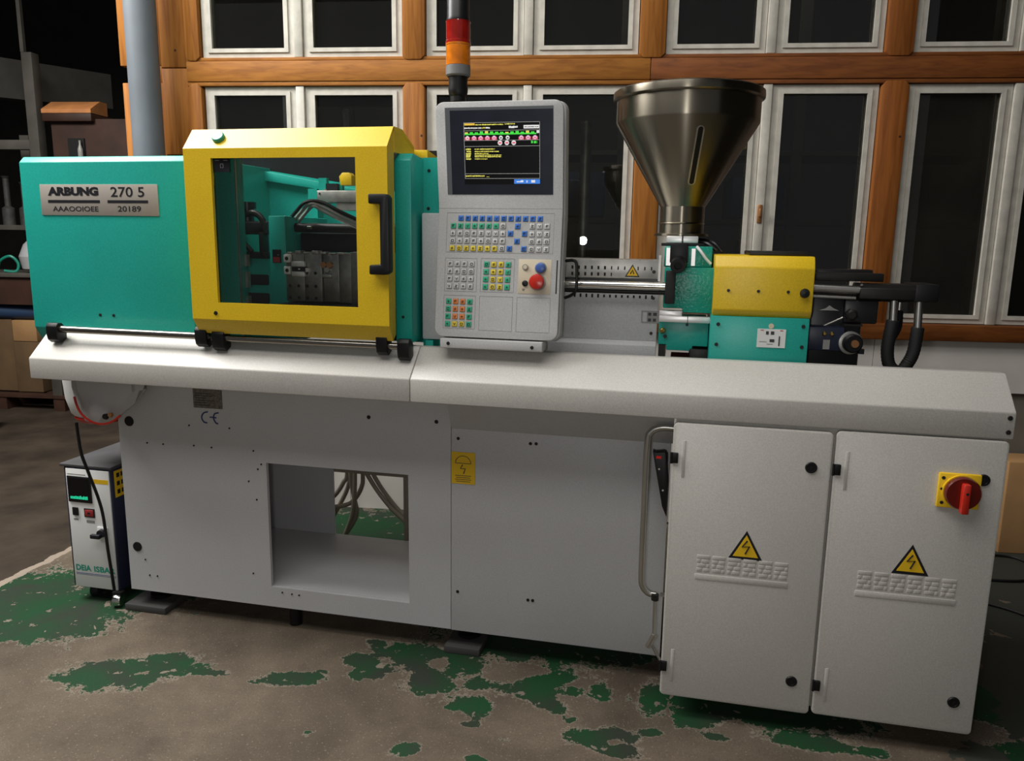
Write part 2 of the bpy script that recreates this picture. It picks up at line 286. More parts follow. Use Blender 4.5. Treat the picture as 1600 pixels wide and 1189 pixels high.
    def holed(s, x0, x1, z0, z1, hx0, hx1, hz0, hz1, y0, y1):
        xs = [x0, hx0, hx1, x1]; zs = [z0, hz0, hz1, z1]; bm = bmesh.new(); g = {}
        for k, y in enumerate((y0, y1)):
            for i in range(4):
                for j in range(4): g[k, i, j] = bm.verts.new((xs[i], y, zs[j]))
        for i in range(3):
            for j in range(3):
                if i == 1 and j == 1: continue
                for k in (0, 1): bm.faces.new([g[k, i, j], g[k, i + 1, j], g[k, i + 1, j + 1], g[k, i, j + 1]])
        ring = lambda a, b_: [(i, a) for i in range(a, b_)] + [(b_, j) for j in range(a, b_)] + [(i, b_) for i in range(b_, a, -1)] + [(a, j) for j in range(b_, a, -1)]
        for R in (ring(0, 3), ring(1, 2)):
            for q in range(len(R)):
                p, t = R[q], R[(q + 1) % len(R)]; bm.faces.new([g[0, *p], g[0, *t], g[1, *t], g[1, *p]])
        return s._bev(bm, 0, 1)
    def text(s, body, x0, x1, z0, z1, y, bold=0.0, depth=0.0008, stretch=True):
        # lettering facing -Y, fitted into the rectangle
        cu = bpy.data.curves.new('lettering', 'FONT'); cu.body = body; cu.size = 1.0; cu.offset = bold; cu.resolution_u = 3
        o = bpy.data.objects.new('lettering', cu); COL.objects.link(o); dg = bpy.context.evaluated_depsgraph_get(); me = o.evaluated_get(dg).to_mesh()
        vs = [v.co.copy() for v in me.vertices]; fs = [list(p.vertices) for p in me.polygons]
        o.evaluated_get(dg).to_mesh_clear(); bpy.data.objects.remove(o); bpy.data.curves.remove(cu)
        ax = min(v.x for v in vs); bx = max(v.x for v in vs); ay = min(v.y for v in vs); by = max(v.y for v in vs)
        return s.add([(x0 + (v.x - ax) / (bx - ax) * (x1 - x0), y - depth, z0 + (v.y - ay) / (by - ay) * (z1 - z0)) for v in vs], fs)
ORG = {}; USED = {}
def finish(o, parent, org):
    ORG[o.name] = Vector(org)
    if parent is not None: o.parent = parent; o.location = Vector(org) - ORG[parent.name]
    else: o.location = org
    COL.objects.link(o); return o
def obj(name, mb, material=None, parent=None, label=None, cat=None, group=None, kind=None, angle=32):
    V = mb.V
    lo = Vector([min(v[i] for v in V) for i in range(3)]); hi = Vector([max(v[i] for v in V) for i in range(3)])
    org = (lo + hi) / 2
    if parent is None: org.z = lo.z
    me = bpy.data.meshes.new(name); me.from_pydata([tuple(v - org) for v in V], [], mb.F); me.validate()
    ms = mb.mats if mb.mats else [material]
    for m in ms: me.materials.append(MATS[m])
    if mb.mats and len(me.polygons) == len(mb.MI): me.polygons.foreach_set('material_index', mb.MI)
    bm = bmesh.new(); bm.from_mesh(me); bmesh.ops.recalc_face_normals(bm, faces=bm.faces); bm.to_mesh(me); bm.free()
    me.polygons.foreach_set('use_smooth', [True] * len(me.polygons)); me.set_sharp_from_angle(angle=math.radians(angle)); me.update()
    o = bpy.data.objects.new(name, me); finish(o, parent, org)
    tag(o, label, cat, group, kind); return o
def tag(o, label=None, cat=None, group=None, kind=None):
    for k, v in (('label', label), ('category', cat), ('group', group), ('kind', kind)):
        if v: o[k] = v
def empty(name, loc, label=None, cat=None, group=None, kind=None, parent=None):
    o = bpy.data.objects.new(name, None); o.empty_display_size = 0.1; finish(o, parent, Vector(loc)); tag(o, label, cat, group, kind); return o
def inst(src, parent, offset):
    o = src.copy(); COL.objects.link(o); o.parent = parent; o.location = Vector(src.location) + Vector(offset); ORG[o.name] = ORG[src.name] + Vector(offset); return o
def B(*a, **k): return MB().box(*a, **k)
# wall frame: u along the window wall, d its distance, z up
DW = 0.11824
WM = Matrix.Rotation(DW, 4, 'Z')
def W():
    m = MB(); m.X = WM; return m
def WP(u, d, z): return WM @ Vector((u, d, z))

# ================================================================== the setting
xs = [-12, -8, -5, -4] + [-3.3 + 0.025 * i for i in range(201)] + [2.2, 3.5, 7]; ys = [-3, 0, 1.2] + [1.7 + 0.025 * i for i in range(101)] + [5, 6.5, 9, 12]
nx, ny = len(xs), len(ys)
flm = bpy.data.meshes.new('floor')
flm.from_pydata([(x, y, 0) for x in xs for y in ys], [], [(i * ny + j, (i + 1) * ny + j, (i + 1) * ny + j + 1, i * ny + j + 1) for i in range(nx - 1) for j in range(ny - 1)])
pa = flm.attributes.new('paint', 'FLOAT', 'POINT'); pa.data.foreach_set('value', [paint_field(x, y) for x in xs for y in ys])
flm.materials.append(MATS['floor']); flo_ = bpy.data.objects.new('floor', flm); finish(flo_, None, (0, 0, 0)); tag(flo_, 'worn concrete floor with flaking green paint', None, None, 'structure')
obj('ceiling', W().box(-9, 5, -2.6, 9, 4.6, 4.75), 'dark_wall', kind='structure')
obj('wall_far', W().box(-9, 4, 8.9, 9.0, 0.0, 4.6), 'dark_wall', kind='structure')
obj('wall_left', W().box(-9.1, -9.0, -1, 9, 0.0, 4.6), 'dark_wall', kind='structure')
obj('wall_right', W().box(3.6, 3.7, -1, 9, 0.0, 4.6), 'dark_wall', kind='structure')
wall = empty('wall_back', WP(0, 4.05, 0), kind='structure')
obj('wall_board', W().box(-2.50, -2.27, 4.05, 4.10, 2.37, 3.6, bev=0.004), 'timber_upright', wall)
obj('wall_board', W().box(-2.495, -2.27, 4.05, 4.10, 0.0, 2.285, bev=0.004), 'timber_upright', wall)
obj('wall_board', W().box(-2.45, -2.27, 4.052, 4.10, 2.285, 2.37, bev=0.004), 'timber_upright', wall)
for z0, z1 in ((2.36, 3.6), (1.92, 2.355), (1.2, 1.915), (0.6, 1.195), (0.0, 0.595)):
    obj('wall_board', W().box(-2.27, -2.128, 4.045, 4.10, z0, z1, bev=0.003), 'timber_upright', wall)
for u0, u1 in ((-2.123, -2.045), (-0.978, -0.862), (0.203, 0.330), (1.360, 1.488), (2.52, 2.66)):
    obj('upper_post', W().prism([(u0, 2.405), (u0 + 0.02, 2.385), (u1 - 0.02, 2.385), (u1, 2.405), (u1, 3.6), (u0, 3.6)], 4.02, 4.15, 'y', bev=0.006), ('timber_red_upright' if u0 > 1 else 'timber_upright'), wall)
    obj('lower_post', W().prism([(u0, 1.10), (u1, 1.10), (u1, 2.25), (u1 - 0.02, 2.275), (u0 + 0.02, 2.275), (u0, 2.25)], 4.02, 4.15, 'y', bev=0.006), ('timber_red_upright' if u0 > 1 else 'timber_upright'), wall)
tb = empty('trim_1', WP(0.2, 4.03, 2.27), kind='structure')
for a, b_, m_ in ((-2.123, 0.262, 'timber_rail'), (0.264, 3.6, 'timber_dark_rail')):
    obj('rail', W().box(a, b_, 4.025, 4.15, 2.285, 2.385, bev=0.004), m_, tb)
    obj('rail_lip', W().box(a, b_, 4.03, 4.15, 2.264, 2.284, bev=0.003), m_, tb)
    obj('rail_lip', W().box(a, b_, 4.03, 4.15, 2.386, 2.403, bev=0.003), m_, tb)
obj('trim_2', W().box(-2.05, 3.6, 3.985, 4.15, 1.035, 1.115, bev=0.008), 'timber_dark_rail', kind='structure')
u = -2.5
for u1 in (-1.3, 0.1, 1.447, 3.6):
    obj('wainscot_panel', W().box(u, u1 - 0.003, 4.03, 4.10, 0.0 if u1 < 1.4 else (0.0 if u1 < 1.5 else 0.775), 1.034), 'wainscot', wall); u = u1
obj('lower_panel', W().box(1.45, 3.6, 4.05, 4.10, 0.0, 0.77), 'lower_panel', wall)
# windows: each bay holds two sashes, above and below the rail
BAYS = [(-2.04, -0.980), (-0.860, 0.201), (0.332, 1.358), (1.490, 2.518)]
wn = 0
for (u0, u1) in BAYS:
    for (z0, z1) in ((1.117, 2.263), (2.404, 3.55)):
        wn += 1; win = empty('window_%d' % wn, WP((u0 + u1) / 2, 4.06, z0), kind='structure')
        um = (u0 + u1) / 2 - 0.012
        obj('mullion', W().box(um - 0.022, um + 0.022, 4.035, 4.11, z0, z1, bev=0.004), 'white_frame', win)
        for k, (a, b_) in enumerate(((u0, um - 0.023), (um + 0.023, u1))):
            st = 0.048; sf = MB(); sf.X = WM; bd = 0.014
            sf.holed(a + 0.002, b_ - 0.002, z0 + 0.002, z1 - 0.002, a + st, b_ - st, z0 + 0.042, z1 - 0.040, 4.05, 4.10)
            s_ = obj('sash_frame', sf, 'white_frame', win)
            bead = MB(); bead.X = WM
            bead.holed(a + st - 0.016, b_ - st + 0.016, z0 + 0.026, z1 - 0.024, a + st + 0.006, b_ - st - 0.006, z0 + 0.046, z1 - 0.044, 4.042, 4.05)
            obj('glazing_bead', bead, 'white_frame', s_)
            dusty = (wn == 7 and k == 0)
            obj('glass_pane', W().box(a + st - 0.002, b_ - st + 0.002, 4.070, 4.074, z0 + 0.040, z1 - 0.038), 'dusty_glass' if dusty else 'window_glass', s_)
        if wn == 5:
            lt = W().box(um - 0.012, um + 0.012, 4.028, 4.035, 1.60, 1.69, bev=0.003); lt.box(um - 0.006, um + 0.006, 4.012, 4.028, 1.63, 1.67, bev=0.003)
            obj('rusty_latch', lt, 'copper', win)

# ================================================================== the moulding machine
M = empty('injection_molding_machine', (-0.70, 2.85, 0.0), label='long grey, teal and yellow injection moulding machine standing across the hall', cat='machine')
# --- base
fp = MB().holed(-2.11, -0.766, 0.092, 0.99, -1.485, -0.925, 0.174, 0.667, 2.50, 2.515)
FPANEL = obj('front_panel', fp, 'grey_paint', M)
RP = obj('front_panel', B(-0.764, -0.012, 2.4985, 2.515, 0.090, 0.99, bev=0.002), 'grey_paint', M)
bs = MB(); bs.box(-2.108, -1.865, 2.516, 3.06, 0.095, 0.98); obj('base_left_block', bs, 'grey_paint', M)
obj('base_right_block', B(-0.924, -0.014, 2.516, 3.06, 0.12, 0.98), 'grey_paint', M)
obj('base_upper_block', B(-1.864, -0.924, 2.516, 3.06, 0.668, 0.98), 'grey_paint', M)
obj('recess_floor', B(-1.864, -0.924, 2.516, 3.060, 0.150, 0.174), 'grey_paint', M)
obj('recess_back', B(-1.864, -1.483, 3.052, 3.060, 0.175, 0.667), 'grey_paint', M)
obj('recess_frame', B(-1.167, -1.150, 3.09, 3.11, 0.15, 0.455), 'hose_grey', M); obj('recess_frame', B(-1.60, -1.150, 3.09, 3.11, 0.456, 0.472), 'hose_grey', M)
obj('machine_bed', B(-2.20, 0.88, 2.44, 3.08, 0.982, 1.035), 'black_oily', M)
slant = MB().add([(-0.722, 2.31, 0.984), (-0.006, 2.31, 0.984), (-0.006, 2.498, 0.850), (-0.763, 2.498, 0.850), (-0.722, 2.498, 0.984), (-0.006, 2.498, 0.984)], [(0, 1, 2, 3), (0, 3, 4), (1, 5, 2), (0, 4, 5, 1), (4, 3, 2, 5)])
obj('slanted_apron', slant, 'grey_paint', M)
# --- sill covers
PS = [(2.50, 0.980), (2.295, 0.980), (2.295, 1.055), (2.400, 1.147), (2.435, 1.147), (2.435, 1.10), (2.50, 1.05)]
for a, b_ in ((-2.292, -0.8425), (-0.8405, 0.906)):
    s_ = obj('sill_cover', MB().prism(PS, a, b_, 'x', bev=0.004), 'door_paint', M)
    if b_ > 0:
        sc = MB()
        for z in (1.000, 1.040): sc.lathe([(0.007, 0), (0.006, 0.003)], (0.891, 2.295, z), 10, (0, -1, 0))
        obj('screw', sc, 'dark_iron', s_, kind='stuff')
# --- holes, screws and small dots of the base
def dots(parent, pts, r, y, name='screw', m='dark_iron', h=0.003, kind='stuff'):
    d = MB()
    for x, z in pts: d.lathe([(r, 0.0), (r * 0.8, h)], (x, y, z), 10, (0, -1, 0))
    return obj(name, d, m, parent, kind=kind)
dots(FPANEL, [(-1.072, 0.869), (-0.819, 0.869)], 0.0075, 2.50)
dots(FPANEL, [(-1.988, 0.708), (-1.918, 0.708), (-1.785, 0.712), (-1.71, 0.71), (-1.535, 0.71), (-1.56, 0.59), (-1.53, 0.52), (-1.52, 0.64), (-1.505, 0.66), (-2.035, 0.225), (-2.02, 0.16), (-1.985, 0.16), (-1.56, 0.22), (-1.44, 0.155), (-1.40, 0.153), (-1.37, 0.152), (-1.8, 0.79), (-1.63, 0.79)], 0.0035, 2.50)
dots(RP, [(-0.739, 0.815), (-0.482, 0.815), (-0.462, 0.816), (-0.740, 0.243), (-0.480, 0.242), (-0.463, 0.242)], 0.006, 2.4985)
for x, z in ((-2.061, 0.789), (-2.067, 0.276)):
    obj('hole_plug', MB().lathe([(0.020, 0.0), (0.019, 0.003), (0.0, 0.004)], (x, 2.50, z), 20, (0, -1, 0)), 'black_plastic', FPANEL)
tp = MB().mat('type_plate').box(-1.774, -1.654, 2.497, 2.50, 0.862, 0.934).mat('mark_dark')
for k in range(6): tp.box(-1.765, -1.765 + 0.04 + 0.06 * random.random(), 2.4965, 2.4972, 0.872 + k * 0.009, 0.8745 + k * 0.009)
obj('type_plate', tp, None, FPANEL)
ce = MB()
ce.tube([(-1.717, 2.499, 0.848), (-1.735, 2.499, 0.842), (-1.744, 2.499, 0.825), (-1.736, 2.499, 0.808), (-1.722, 2.499, 0.805)], 0.0026, 6)
ce.tube([(-1.672, 2.499, 0.847), (-1.688, 2.499, 0.842), (-1.694, 2.499, 0.825), (-1.686, 2.499, 0.808), (-1.676, 2.499, 0.804)], 0.0026, 6); ce.tube([(-1.709, 2.499, 0.828), (-1.682, 2.499, 0.827)], 0.0026, 6)
obj('conformity_mark', ce, 'ink_blue', FPANEL)
yl = MB().mat('label_yellow').box(-0.763, -0.677, 2.496, 2.4985, 0.652, 0.767).mat('mark_dark')
arc = [(-0.72 + 0.028 * math.cos(t * PI / 10), 2.496, 0.727 + 0.027 * math.sin(t * PI / 10)) for t in range(11)]
yl.tube(arc, 0.0012, 5); yl.tube([arc[0], arc[-1]], 0.0012, 5)
yl.tube([(-0.722, 2.4955, 0.722), (-0.730, 2.4955, 0.708), (-0.712, 2.4955, 0.708), (-0.718, 2.4955, 0.690)], 0.0022, 5, smooth=False)
for k in range(4):
    w = 0.05 + 0.02 * random.random(); yl.box(-0.72 - w / 2, -0.72 + w / 2, 2.4955, 2.4962, 0.660 + k * 0.007, 0.662 + k * 0.007)
obj('yellow_warning_label', yl, None, RP)
# --- warning triangle
def triangle(x, z, w, h, y, parent, name='warning_sign', bolt=True):
    t = MB().mat('ink_black').prism([(x - w / 2, z), (x + w / 2, z), (x, z + h)], y - 0.0008, y, 'y')
    q = 0.13; t.mat('sign_yellow').prism([(x - w / 2 * 0.74, z + h * q * 0.75), (x + w / 2 * 0.74, z + h * q * 0.75), (x, z + h * 0.85)], y - 0.0014, y - 0.0008, 'y'); t.mat('ink_black')
    if bolt: t.tube([(x + w * 0.03, y - 0.0014, z + h * 0.66), (x - w * 0.11, y - 0.0014, z + h * 0.44), (x + w * 0.10, y - 0.0014, z + h * 0.47), (x - w * 0.01, y - 0.0014, z + h * 0.2)], w * 0.026, 6, smooth=False)
    else: t.tube([(x - w * 0.14, y - 0.0014, z + h * 0.25), (x + w * 0.02, y - 0.0014, z + h * 0.55), (x + w * 0.10, y - 0.0014, z + h * 0.25)], w * 0.04, 6, smooth=False)
    return obj(name, t, None, parent)
# --- control cabinet
obj('cabinet_body', B(0.0, 0.898, 2.318, 3.06, 0.09, 0.978), 'door_paint', M)
def rrect(x0, x1, z0, z1, r, n=5):
    P = []
    for cx, cz, a0 in ((x1 - r, z1 - r, 0), (x0 + r, z1 - r, PI / 2), (x0 + r, z0 + r, PI), (x1 - r, z0 + r, 1.5 * PI)):
        P += [(cx + r * math.cos(a0 + PI / 2 * i / n), cz + r * math.sin(a0 + PI / 2 * i / n)) for i in range(n + 1)]
    return P
LOGO = ['7TTT', '7TT2', 'TTTT', 'HTHT', 'TT7T', 'GT2T']
def cabinet_door(x0, x1, z0, z1, ex0, ex1, tx, hx):
    d = obj('cabinet_door', MB().prism(rrect(x0, x1, z0, z1, 0.014), 2.295, 2.316, 'y', bev=0.004), 'door_paint', M)
    em = MB(); n = 6; cw = (ex1 - ex0) / n
    for i in range(n):
        a = ex0 + i * cw; b_ = a + cw * 0.84
        for j in range(4):
            z = 0.505 + j * 0.0138
            if j == 3: segs = ((0, 1),)
            elif (i + j) % 3 == 0: segs = ((0.0, 0.42), (0.52, 1.0))
            elif (i + j) % 3 == 1: segs = ((0.05, 0.70), (0.78, 1.0))
            else: segs = ((0.0, 0.28), (0.38, 0.95))
            for s0, s1 in segs: em.box(a + (b_ - a) * s0, a + (b_ - a) * s1, 2.2935, 2.2955, z, z + 0.0122, bev=0.0010)
    em.box(ex0 - 0.004, ex1 - 0.004, 2.2930, 2.2955, 0.479, 0.497, bev=0.0014)
    obj('embossed_lettering', em, 'door_paint', d)
    rb = obj('embossed_rib', B(x0 + 0.029, x0 + 0.039, 2.2938, 2.2955, 0.80, 0.915, bev=0.001), 'door_paint', d)
    obj('embossed_rib', B(x0 + 0.029, x0 + 0.039, 2.2938, 2.2955, 0.125, 0.235, bev=0.001), 'door_paint', d)
    for z in (0.860, 0.176):
        h = MB().box(hx, hx + 0.021, 2.287, 2.300, z - 0.016, z + 0.016, bev=0.002); h.cyl((hx + 0.001, 2.289, z - 0.017), (hx + 0.001, 2.289, z + 0.017), 0.004, n=8)
        obj('hinge', h, 'black_plastic', d)
    for lx, lz in ((x1 - 0.055, 0.860), (x1 - 0.058, 0.178)):
        l = MB().mat('black_plastic').lathe([(0.017, 0.0), (0.017, 0.003), (0.0155, 0.005), (0.011, 0.005), (0.010, 0.0035), (0.0, 0.0035)], (lx, 2.295, lz), 24, (0, -1, 0)); l.mat('dark_iron').box(lx - 0.002, lx + 0.002, 2.289, 2.292, lz - 0.006, lz + 0.006)
        obj('lock', l, None, d)
    triangle(tx, 0.557 if tx < 0.4 else 0.561, 0.100, 0.092, 2.295, d)
    return d
D1 = cabinet_door(-0.006, 0.446, 0.074, 0.968, 0.085, 0.358, 0.226, -0.009)
D2 = cabinet_door(0.453, 0.900, 0.078, 0.974, 0.546, 0.818, 0.685, 0.450)
sw = obj('main_switch', MB().mat('sign_yellow').box(0.729, 0.838, 2.283, 2.295, 0.775, 0.876, bev=0.004).mat('ink_black').lathe([(0.005, 0), (0.005, 0.001)], (0.740, 2.283, 0.862), 10, (0, -1, 0)).lathe([(0.004, 0), (0.004, 0.001)], (0.738, 2.283, 0.83), 8, (0, -1, 0)).lathe([(0.005, 0), (0.005, 0.001)], (0.742, 2.283, 0.79), 8, (0, -1, 0)), None, D2)
kn = MB().mat('sign_yellow').lathe([(0.050, 0), (0.050, 0.006)], (0.789, 2.283, 0.824), 32, (0, -1, 0)); kn.mat('dark_red').lathe([(0.047, 0.006), (0.047, 0.016), (0.044, 0.022), (0.0, 0.023)], (0.789, 2.283, 0.824), 36, (0, -1, 0))
kn.mat('red_plastic').box(0.779, 0.799, 2.238, 2.262, 0.772, 0.858, bev=0.005)
kn.mat('ink_black').lathe([(0.004, 0), (0.004, 0.001)], (0.790, 2.238, 0.832), 8, (0, -1, 0))
obj('switch_knob', kn, None, D2, label='red rotary main switch knob')
# --- tubular handle beside the doors
hd = MB().tube([(-0.004, 2.345, 0.939), (-0.045, 2.345, 0.938), (-0.074, 2.345, 0.922), (-0.083, 2.345, 0.880), (-0.083, 2.345, 0.66), (-0.082, 2.345, 0.46), (-0.077, 2.345, 0.415), (-0.058, 2.345, 0.392), (-0.034, 2.345, 0.388)], 0.0105, 12)
hd.tube([(-0.036, 2.345, 0.392), (-0.034, 2.345, 0.24)], 0.0055, 8); hd.tube([(-0.032, 2.345, 0.250), (-0.052, 2.345, 0.205)], 0.0095, 10); hd.tube([(-0.040, 2.345, 0.215), (-0.010, 2.345, 0.165)], 0.005, 8)
hd.box(-0.012, -0.001, 2.335, 2.355, 0.62, 0.632); hd.box(-0.020, -0.001, 2.335, 2.355, 0.388, 0.394)
obj('steel_handle', hd, 'steel', M)
hk = MB().lathe([(0.012, 0), (0.012, 0.02)], (-0.036, 2.335, 0.395), 14, (0, 0, -1)); obj('handle_clamp', hk, 'dark_iron', M)
# --- rails and their clamps
def clampblk(x0, x1, z):
    prof = [(2.325, z + 0.018), (2.333, z + 0.030), (2.352, z + 0.030), (2.372, z + 0.010), (2.372, z - 0.030), (2.345, z - 0.042), (2.330, z - 0.030), (2.325, z - 0.010)]
    return obj('rail_clamp', MB().prism(prof, x0, x1, 'x', bev=0.002), 'black_plastic', M)
obj('guide_rail', MB().cyl((-2.235, 2.345, 1.158), (-1.585, 2.345, 1.156), 0.0125), 'rail_steel', M)
obj('guide_rail', MB().cyl((-1.575, 2.345, 1.152), (-0.86, 2.345, 1.152), 0.0115), 'rail_steel', M)
for x0, x1, z in ((-2.235, -2.190, 1.150), (-1.632, -1.588, 1.160), (-1.568, -1.522, 1.150), (-0.968, -0.930, 1.162), (-0.895, -0.855, 1.148)): clampblk(x0, x1, z)
# --- clamping unit cover (teal)
PC = [(2.43, 1.150), (2.43, 1.750), (2.452, 1.771), (3.05, 1.775), (3.05, 1.10), (2.46, 1.10)]
TC = obj('clamping_cover', MB().prism(PC, -2.384, -1.700, 'x', bev=0.003), 'teal_paint', M)
npl = MB().mat('name_plate').box(-2.302, -1.815, 2.427, 2.43, 1.563, 1.672, bev=0.001).mat('ink_black')
npl.text('ARBUNG', -2.268, -2.055, 1.632, 1.663, 2.427, bold=0.065); npl.text('270 5', -2.005, -1.868, 1.628, 1.663, 2.427, bold=0.012)
npl.box(-2.270, -2.052, 2.4262, 2.4272, 1.607, 1.617); npl.box(-2.020, -1.855, 2.4262, 2.4272, 1.607, 1.617)
npl.text('AAAOOIOEE', -2.252, -2.06, 1.577, 1.595, 2.427, bold=0.012); npl.text('20189', -1.98, -1.885, 1.577, 1.597, 2.427, bold=0.012)
obj('name_plate', npl, None, TC)
dots(TC, [(-2.091, 1.205), (-2.034, 1.205)], 0.006, 2.43)
# --- sliding guard door (yellow)
G = empty('guard_door', (-1.26, 2.3, 1.17), parent=M)
gs = MB().holed(-1.616, -0.910, 1.222, 1.776, -1.517, -1.015, 1.278, 1.745, 2.300, 2.312)
gs.prism([(2.300, 1.776), (2.357, 1.842), (2.357, 1.826), (2.312, 1.774)], -1.616, -0.910, 'x')
gs.prism([(2.357, 1.842), (2.43, 1.842), (2.54, 1.800), (2.54, 1.788), (2.43, 1.828), (2.357, 1.826)], -1.616, -0.907, 'x')
gs.prism([(2.300, 1.222), (2.312, 1.226), (2.340, 1.178), (2.334, 1.170)], -1.616, -0.910, 'x')
gs.prism([(2.3005, 1.222), (2.3005, 1.776), (2.357, 1.841), (2.357, 1.19), (2.334, 1.171)], -0.919, -0.9095, 'x')
gs.prism([(2.357, 1.841), (2.43, 1.841), (2.54, 1.799), (2.54, 1.765), (2.357, 1.765)], -0.919, -0.9075, 'x')
gs.prism([(2.3005, 1.222), (2.3005, 1.776), (2.357, 1.841), (2.42, 1.841), (2.42, 1.19), (2.334, 1.171)], -1.6165, -1.607, 'x')
GS = obj('door_shell', gs, 'yellow_paint', G, angle=20)
obj('guard_pane', B(-1.519, -1.013, 2.3135, 2.3175, 1.276, 1.747), 'guard_glass', G)
dh = MB(); hxs = (-0.962, -0.893)
dh.prism([(-0.960, 1.632), (-0.960, 1.602), (-0.923, 1.602), (-0.923, 1.418), (-0.960, 1.416), (-0.960, 1.386), (-0.905, 1.386), (-0.893, 1.396), (-0.893, 1.622), (-0.903, 1.632)], 2.262, 2.300, 'y', bev=0.005)
obj('door_handle', dh, 'black_plastic', G)
nrm = Vector((0, -0.757, 0.654)); pc = Vector((-1.500, 2.3285, 1.809))
bt = MB().mat('button_green').lathe([(0.021, 0), (0.021, 0.010), (0.018, 0.013), (0.013, 0.013)], pc, 28, nrm); bt.mat('white_plastic').lathe([(0.013, 0.0125), (0.0, 0.0128)], pc, 20, nrm); bt.mat('mark_dark').box(-1.505, -1.495, 2.3195, 2.3215, 1.815, 1.819)
obj('green_cap', bt, None, G, label='round green cap with pale centre')
stk = MB().mat('ink_black').box(-1.512, -1.458, 2.3125, 2.3134, 1.702, 1.745).mat('line_grey').tube([(-1.490, 2.3122, 1.728), (-1.480, 2.3122, 1.728), (-1.480, 2.3122, 1.716), (-1.490, 2.3122, 1.716), (-1.490, 2.3122, 1.728)], 0.0012, 4, smooth=False).box(-1.508, -1.494, 2.3118, 2.3124, 1.738, 1.740).box(-1.478, -1.464, 2.3118, 2.3124, 1.738, 1.740)
obj('window_sticker', stk, None, G)
dots(G, [(-1.528, 1.243)], 0.0075, 2.30)
hood = MB().prism([(2.545, 1.755), (2.545, 1.792), (2.70, 1.775), (2.95, 1.775), (2.95, 1.755)], -0.93, -0.862, 'x', bev=0.002); obj('rear_hood', hood, 'yellow_paint', M)
# --- inside the clamping unit
obj('fixed_side_plate', B(-1.66, -1.506, 2.42, 2.47, 1.11, 1.775, bev=0.002), 'teal_paint', M)
obj('plate_edge', B(-1.5075, -1.504, 2.4185, 2.425, 1.12, 1.76), 'galvanised', M)
for a, b_ in ((1.22, 1.29), (1.32, 1.375), (1.395, 1.435)): obj('plate_bracket', B(-1.505, -1.495, 2.45, 2.47, a, b_), 'galvanised', M)
obj('rear_guard', MB().prism([(-1.95, 1.08), (-0.87, 1.08), (-0.87, 1.64), (-1.30, 1.705), (-1.86, 1.79), (-1.95, 1.79)], 2.98, 2.99, 'y'), 'teal_paint', M)
obj('rear_shroud', MB().box(-1.95, -0.87, 2.995, 3.01, 1.08, 1.84), 'black_oily', M)
obj('guard_rib', MB().prism([(-1.86, 1.745), (-1.86, 1.79), (-1.30, 1.69), (-1.30, 1.665)], 2.95, 2.98, 'y', bev=0.003), 'teal_paint', M)
obj('guard_frame', B(-1.50, -1.46, 2.93, 2.98, 1.10, 1.69), 'teal_paint', M)
obj('moving_platen', B(-1.481, -1.414, 2.58, 2.92, 1.11, 1.572, bev=0.004), 'teal_paint', M)
pl = MB().mat('black_plastic').box(-1.466, -1.434, 2.574, 2.58, 1.404, 1.452).mat('red_box').box(-1.463, -1.437, 2.573, 2.575, 1.406, 1.425).mat('line_grey').box(-1.445, -1.441, 2.573, 2.5745, 1.431, 1.435); obj('platen_label', pl, None, M)
tg = MB()
tg.mat('black_oily').box(-1.70, -1.53, 2.66, 2.78, 1.505, 1.555, bev=0.01); tg.cyl((-1.63, 2.69, 1.555), (-1.63, 2.69, 1.62), 0.025); tg.cyl((-1.63, 2.69, 1.60), (-1.63, 2.69, 1.625), 0.034)
tg.mat('dark_iron').tube([(-1.66, 2.68, 1.56), (-1.60, 2.67, 1.585), (-1.56, 2.67, 1.565), (-1.54, 2.67, 1.51)], 0.012, 10)
tg.box(-1.57, -1.55, 2.66, 2.70, 1.42, 1.53, bev=0.004); tg.box(-1.70, -1.54, 2.66, 2.72, 1.415, 1.440, bev=0.004); tg.lathe([(0.02, 0), (0.02, 0.03)], (-1.64, 2.66, 1.47), 16, (0, -1, 0)); tg.cyl((-1.66, 2.66, 1.50), (-1.60, 2.66, 1.44), 0.010)
obj('toggle_linkage', tg, None, M)
obj('toggle_housing', MB().box(-1.72, -1.53, 2.68, 2.90, 1.10, 1.415), 'teal_paint', M)
for z in (1.335, 1.265): obj('tie_slot', B(-1.665, -1.545, 2.672, 2.69, z - 0.02, z + 0.02, bev=0.006), 'hole_black', M)
for z in (1.532, ): obj('tie_bar', MB().cyl((-1.42, 2.66, z), (-0.95, 2.66, z), 0.017), 'dark_iron', M)
for y, z in ((2.66, 1.175), (2.90, 1.532)): obj('tie_bar', MB().cyl((-1.70, y, z), (-0.95, y, z), 0.017), 'steel', M)
nt_ = MB().mat('chrome').cyl((-1.414, 2.655, 1.532), (-1.376, 2.655, 1.532), 0.010, n=8); nt_.cyl((-1.36, 2.645, 1.532), (-1.34, 2.645, 1.532), 0.007, n=8); obj('bar_nut', nt_, None, M)
obj('nozzle_block', B(-1.41, -0.95, 2.68, 2.90, 1.445, 1.515, bev=0.006), 'black_oily', M)
mo = empty('mould_half', (-1.35, 2.6, 1.27), parent=M)
obj('mould_plate', B(-1.403, -1.330, 2.552, 2.78, 1.270, 1.440, bev=0.002), 'mould_steel', mo)
obj('mould_plate', B(-1.328, -1.262, 2.550, 2.78, 1.270, 1.440, bev=0.002), 'mould_steel', mo)
obj('mould_plate', B(-1.260, -1.200, 2.560, 2.78, 1.270, 1.440, bev=0.002), 'mould_steel', mo)
bl = MB()
for i in range(4):
    for z in (1.282, 1.325, 1.372): bl.lathe([(0.006, 0), (0.006, 0.001)], (-1.388 + i * 0.034, 2.5515 if i < 2 else 2.5495, z), 10, (0, -1, 0))
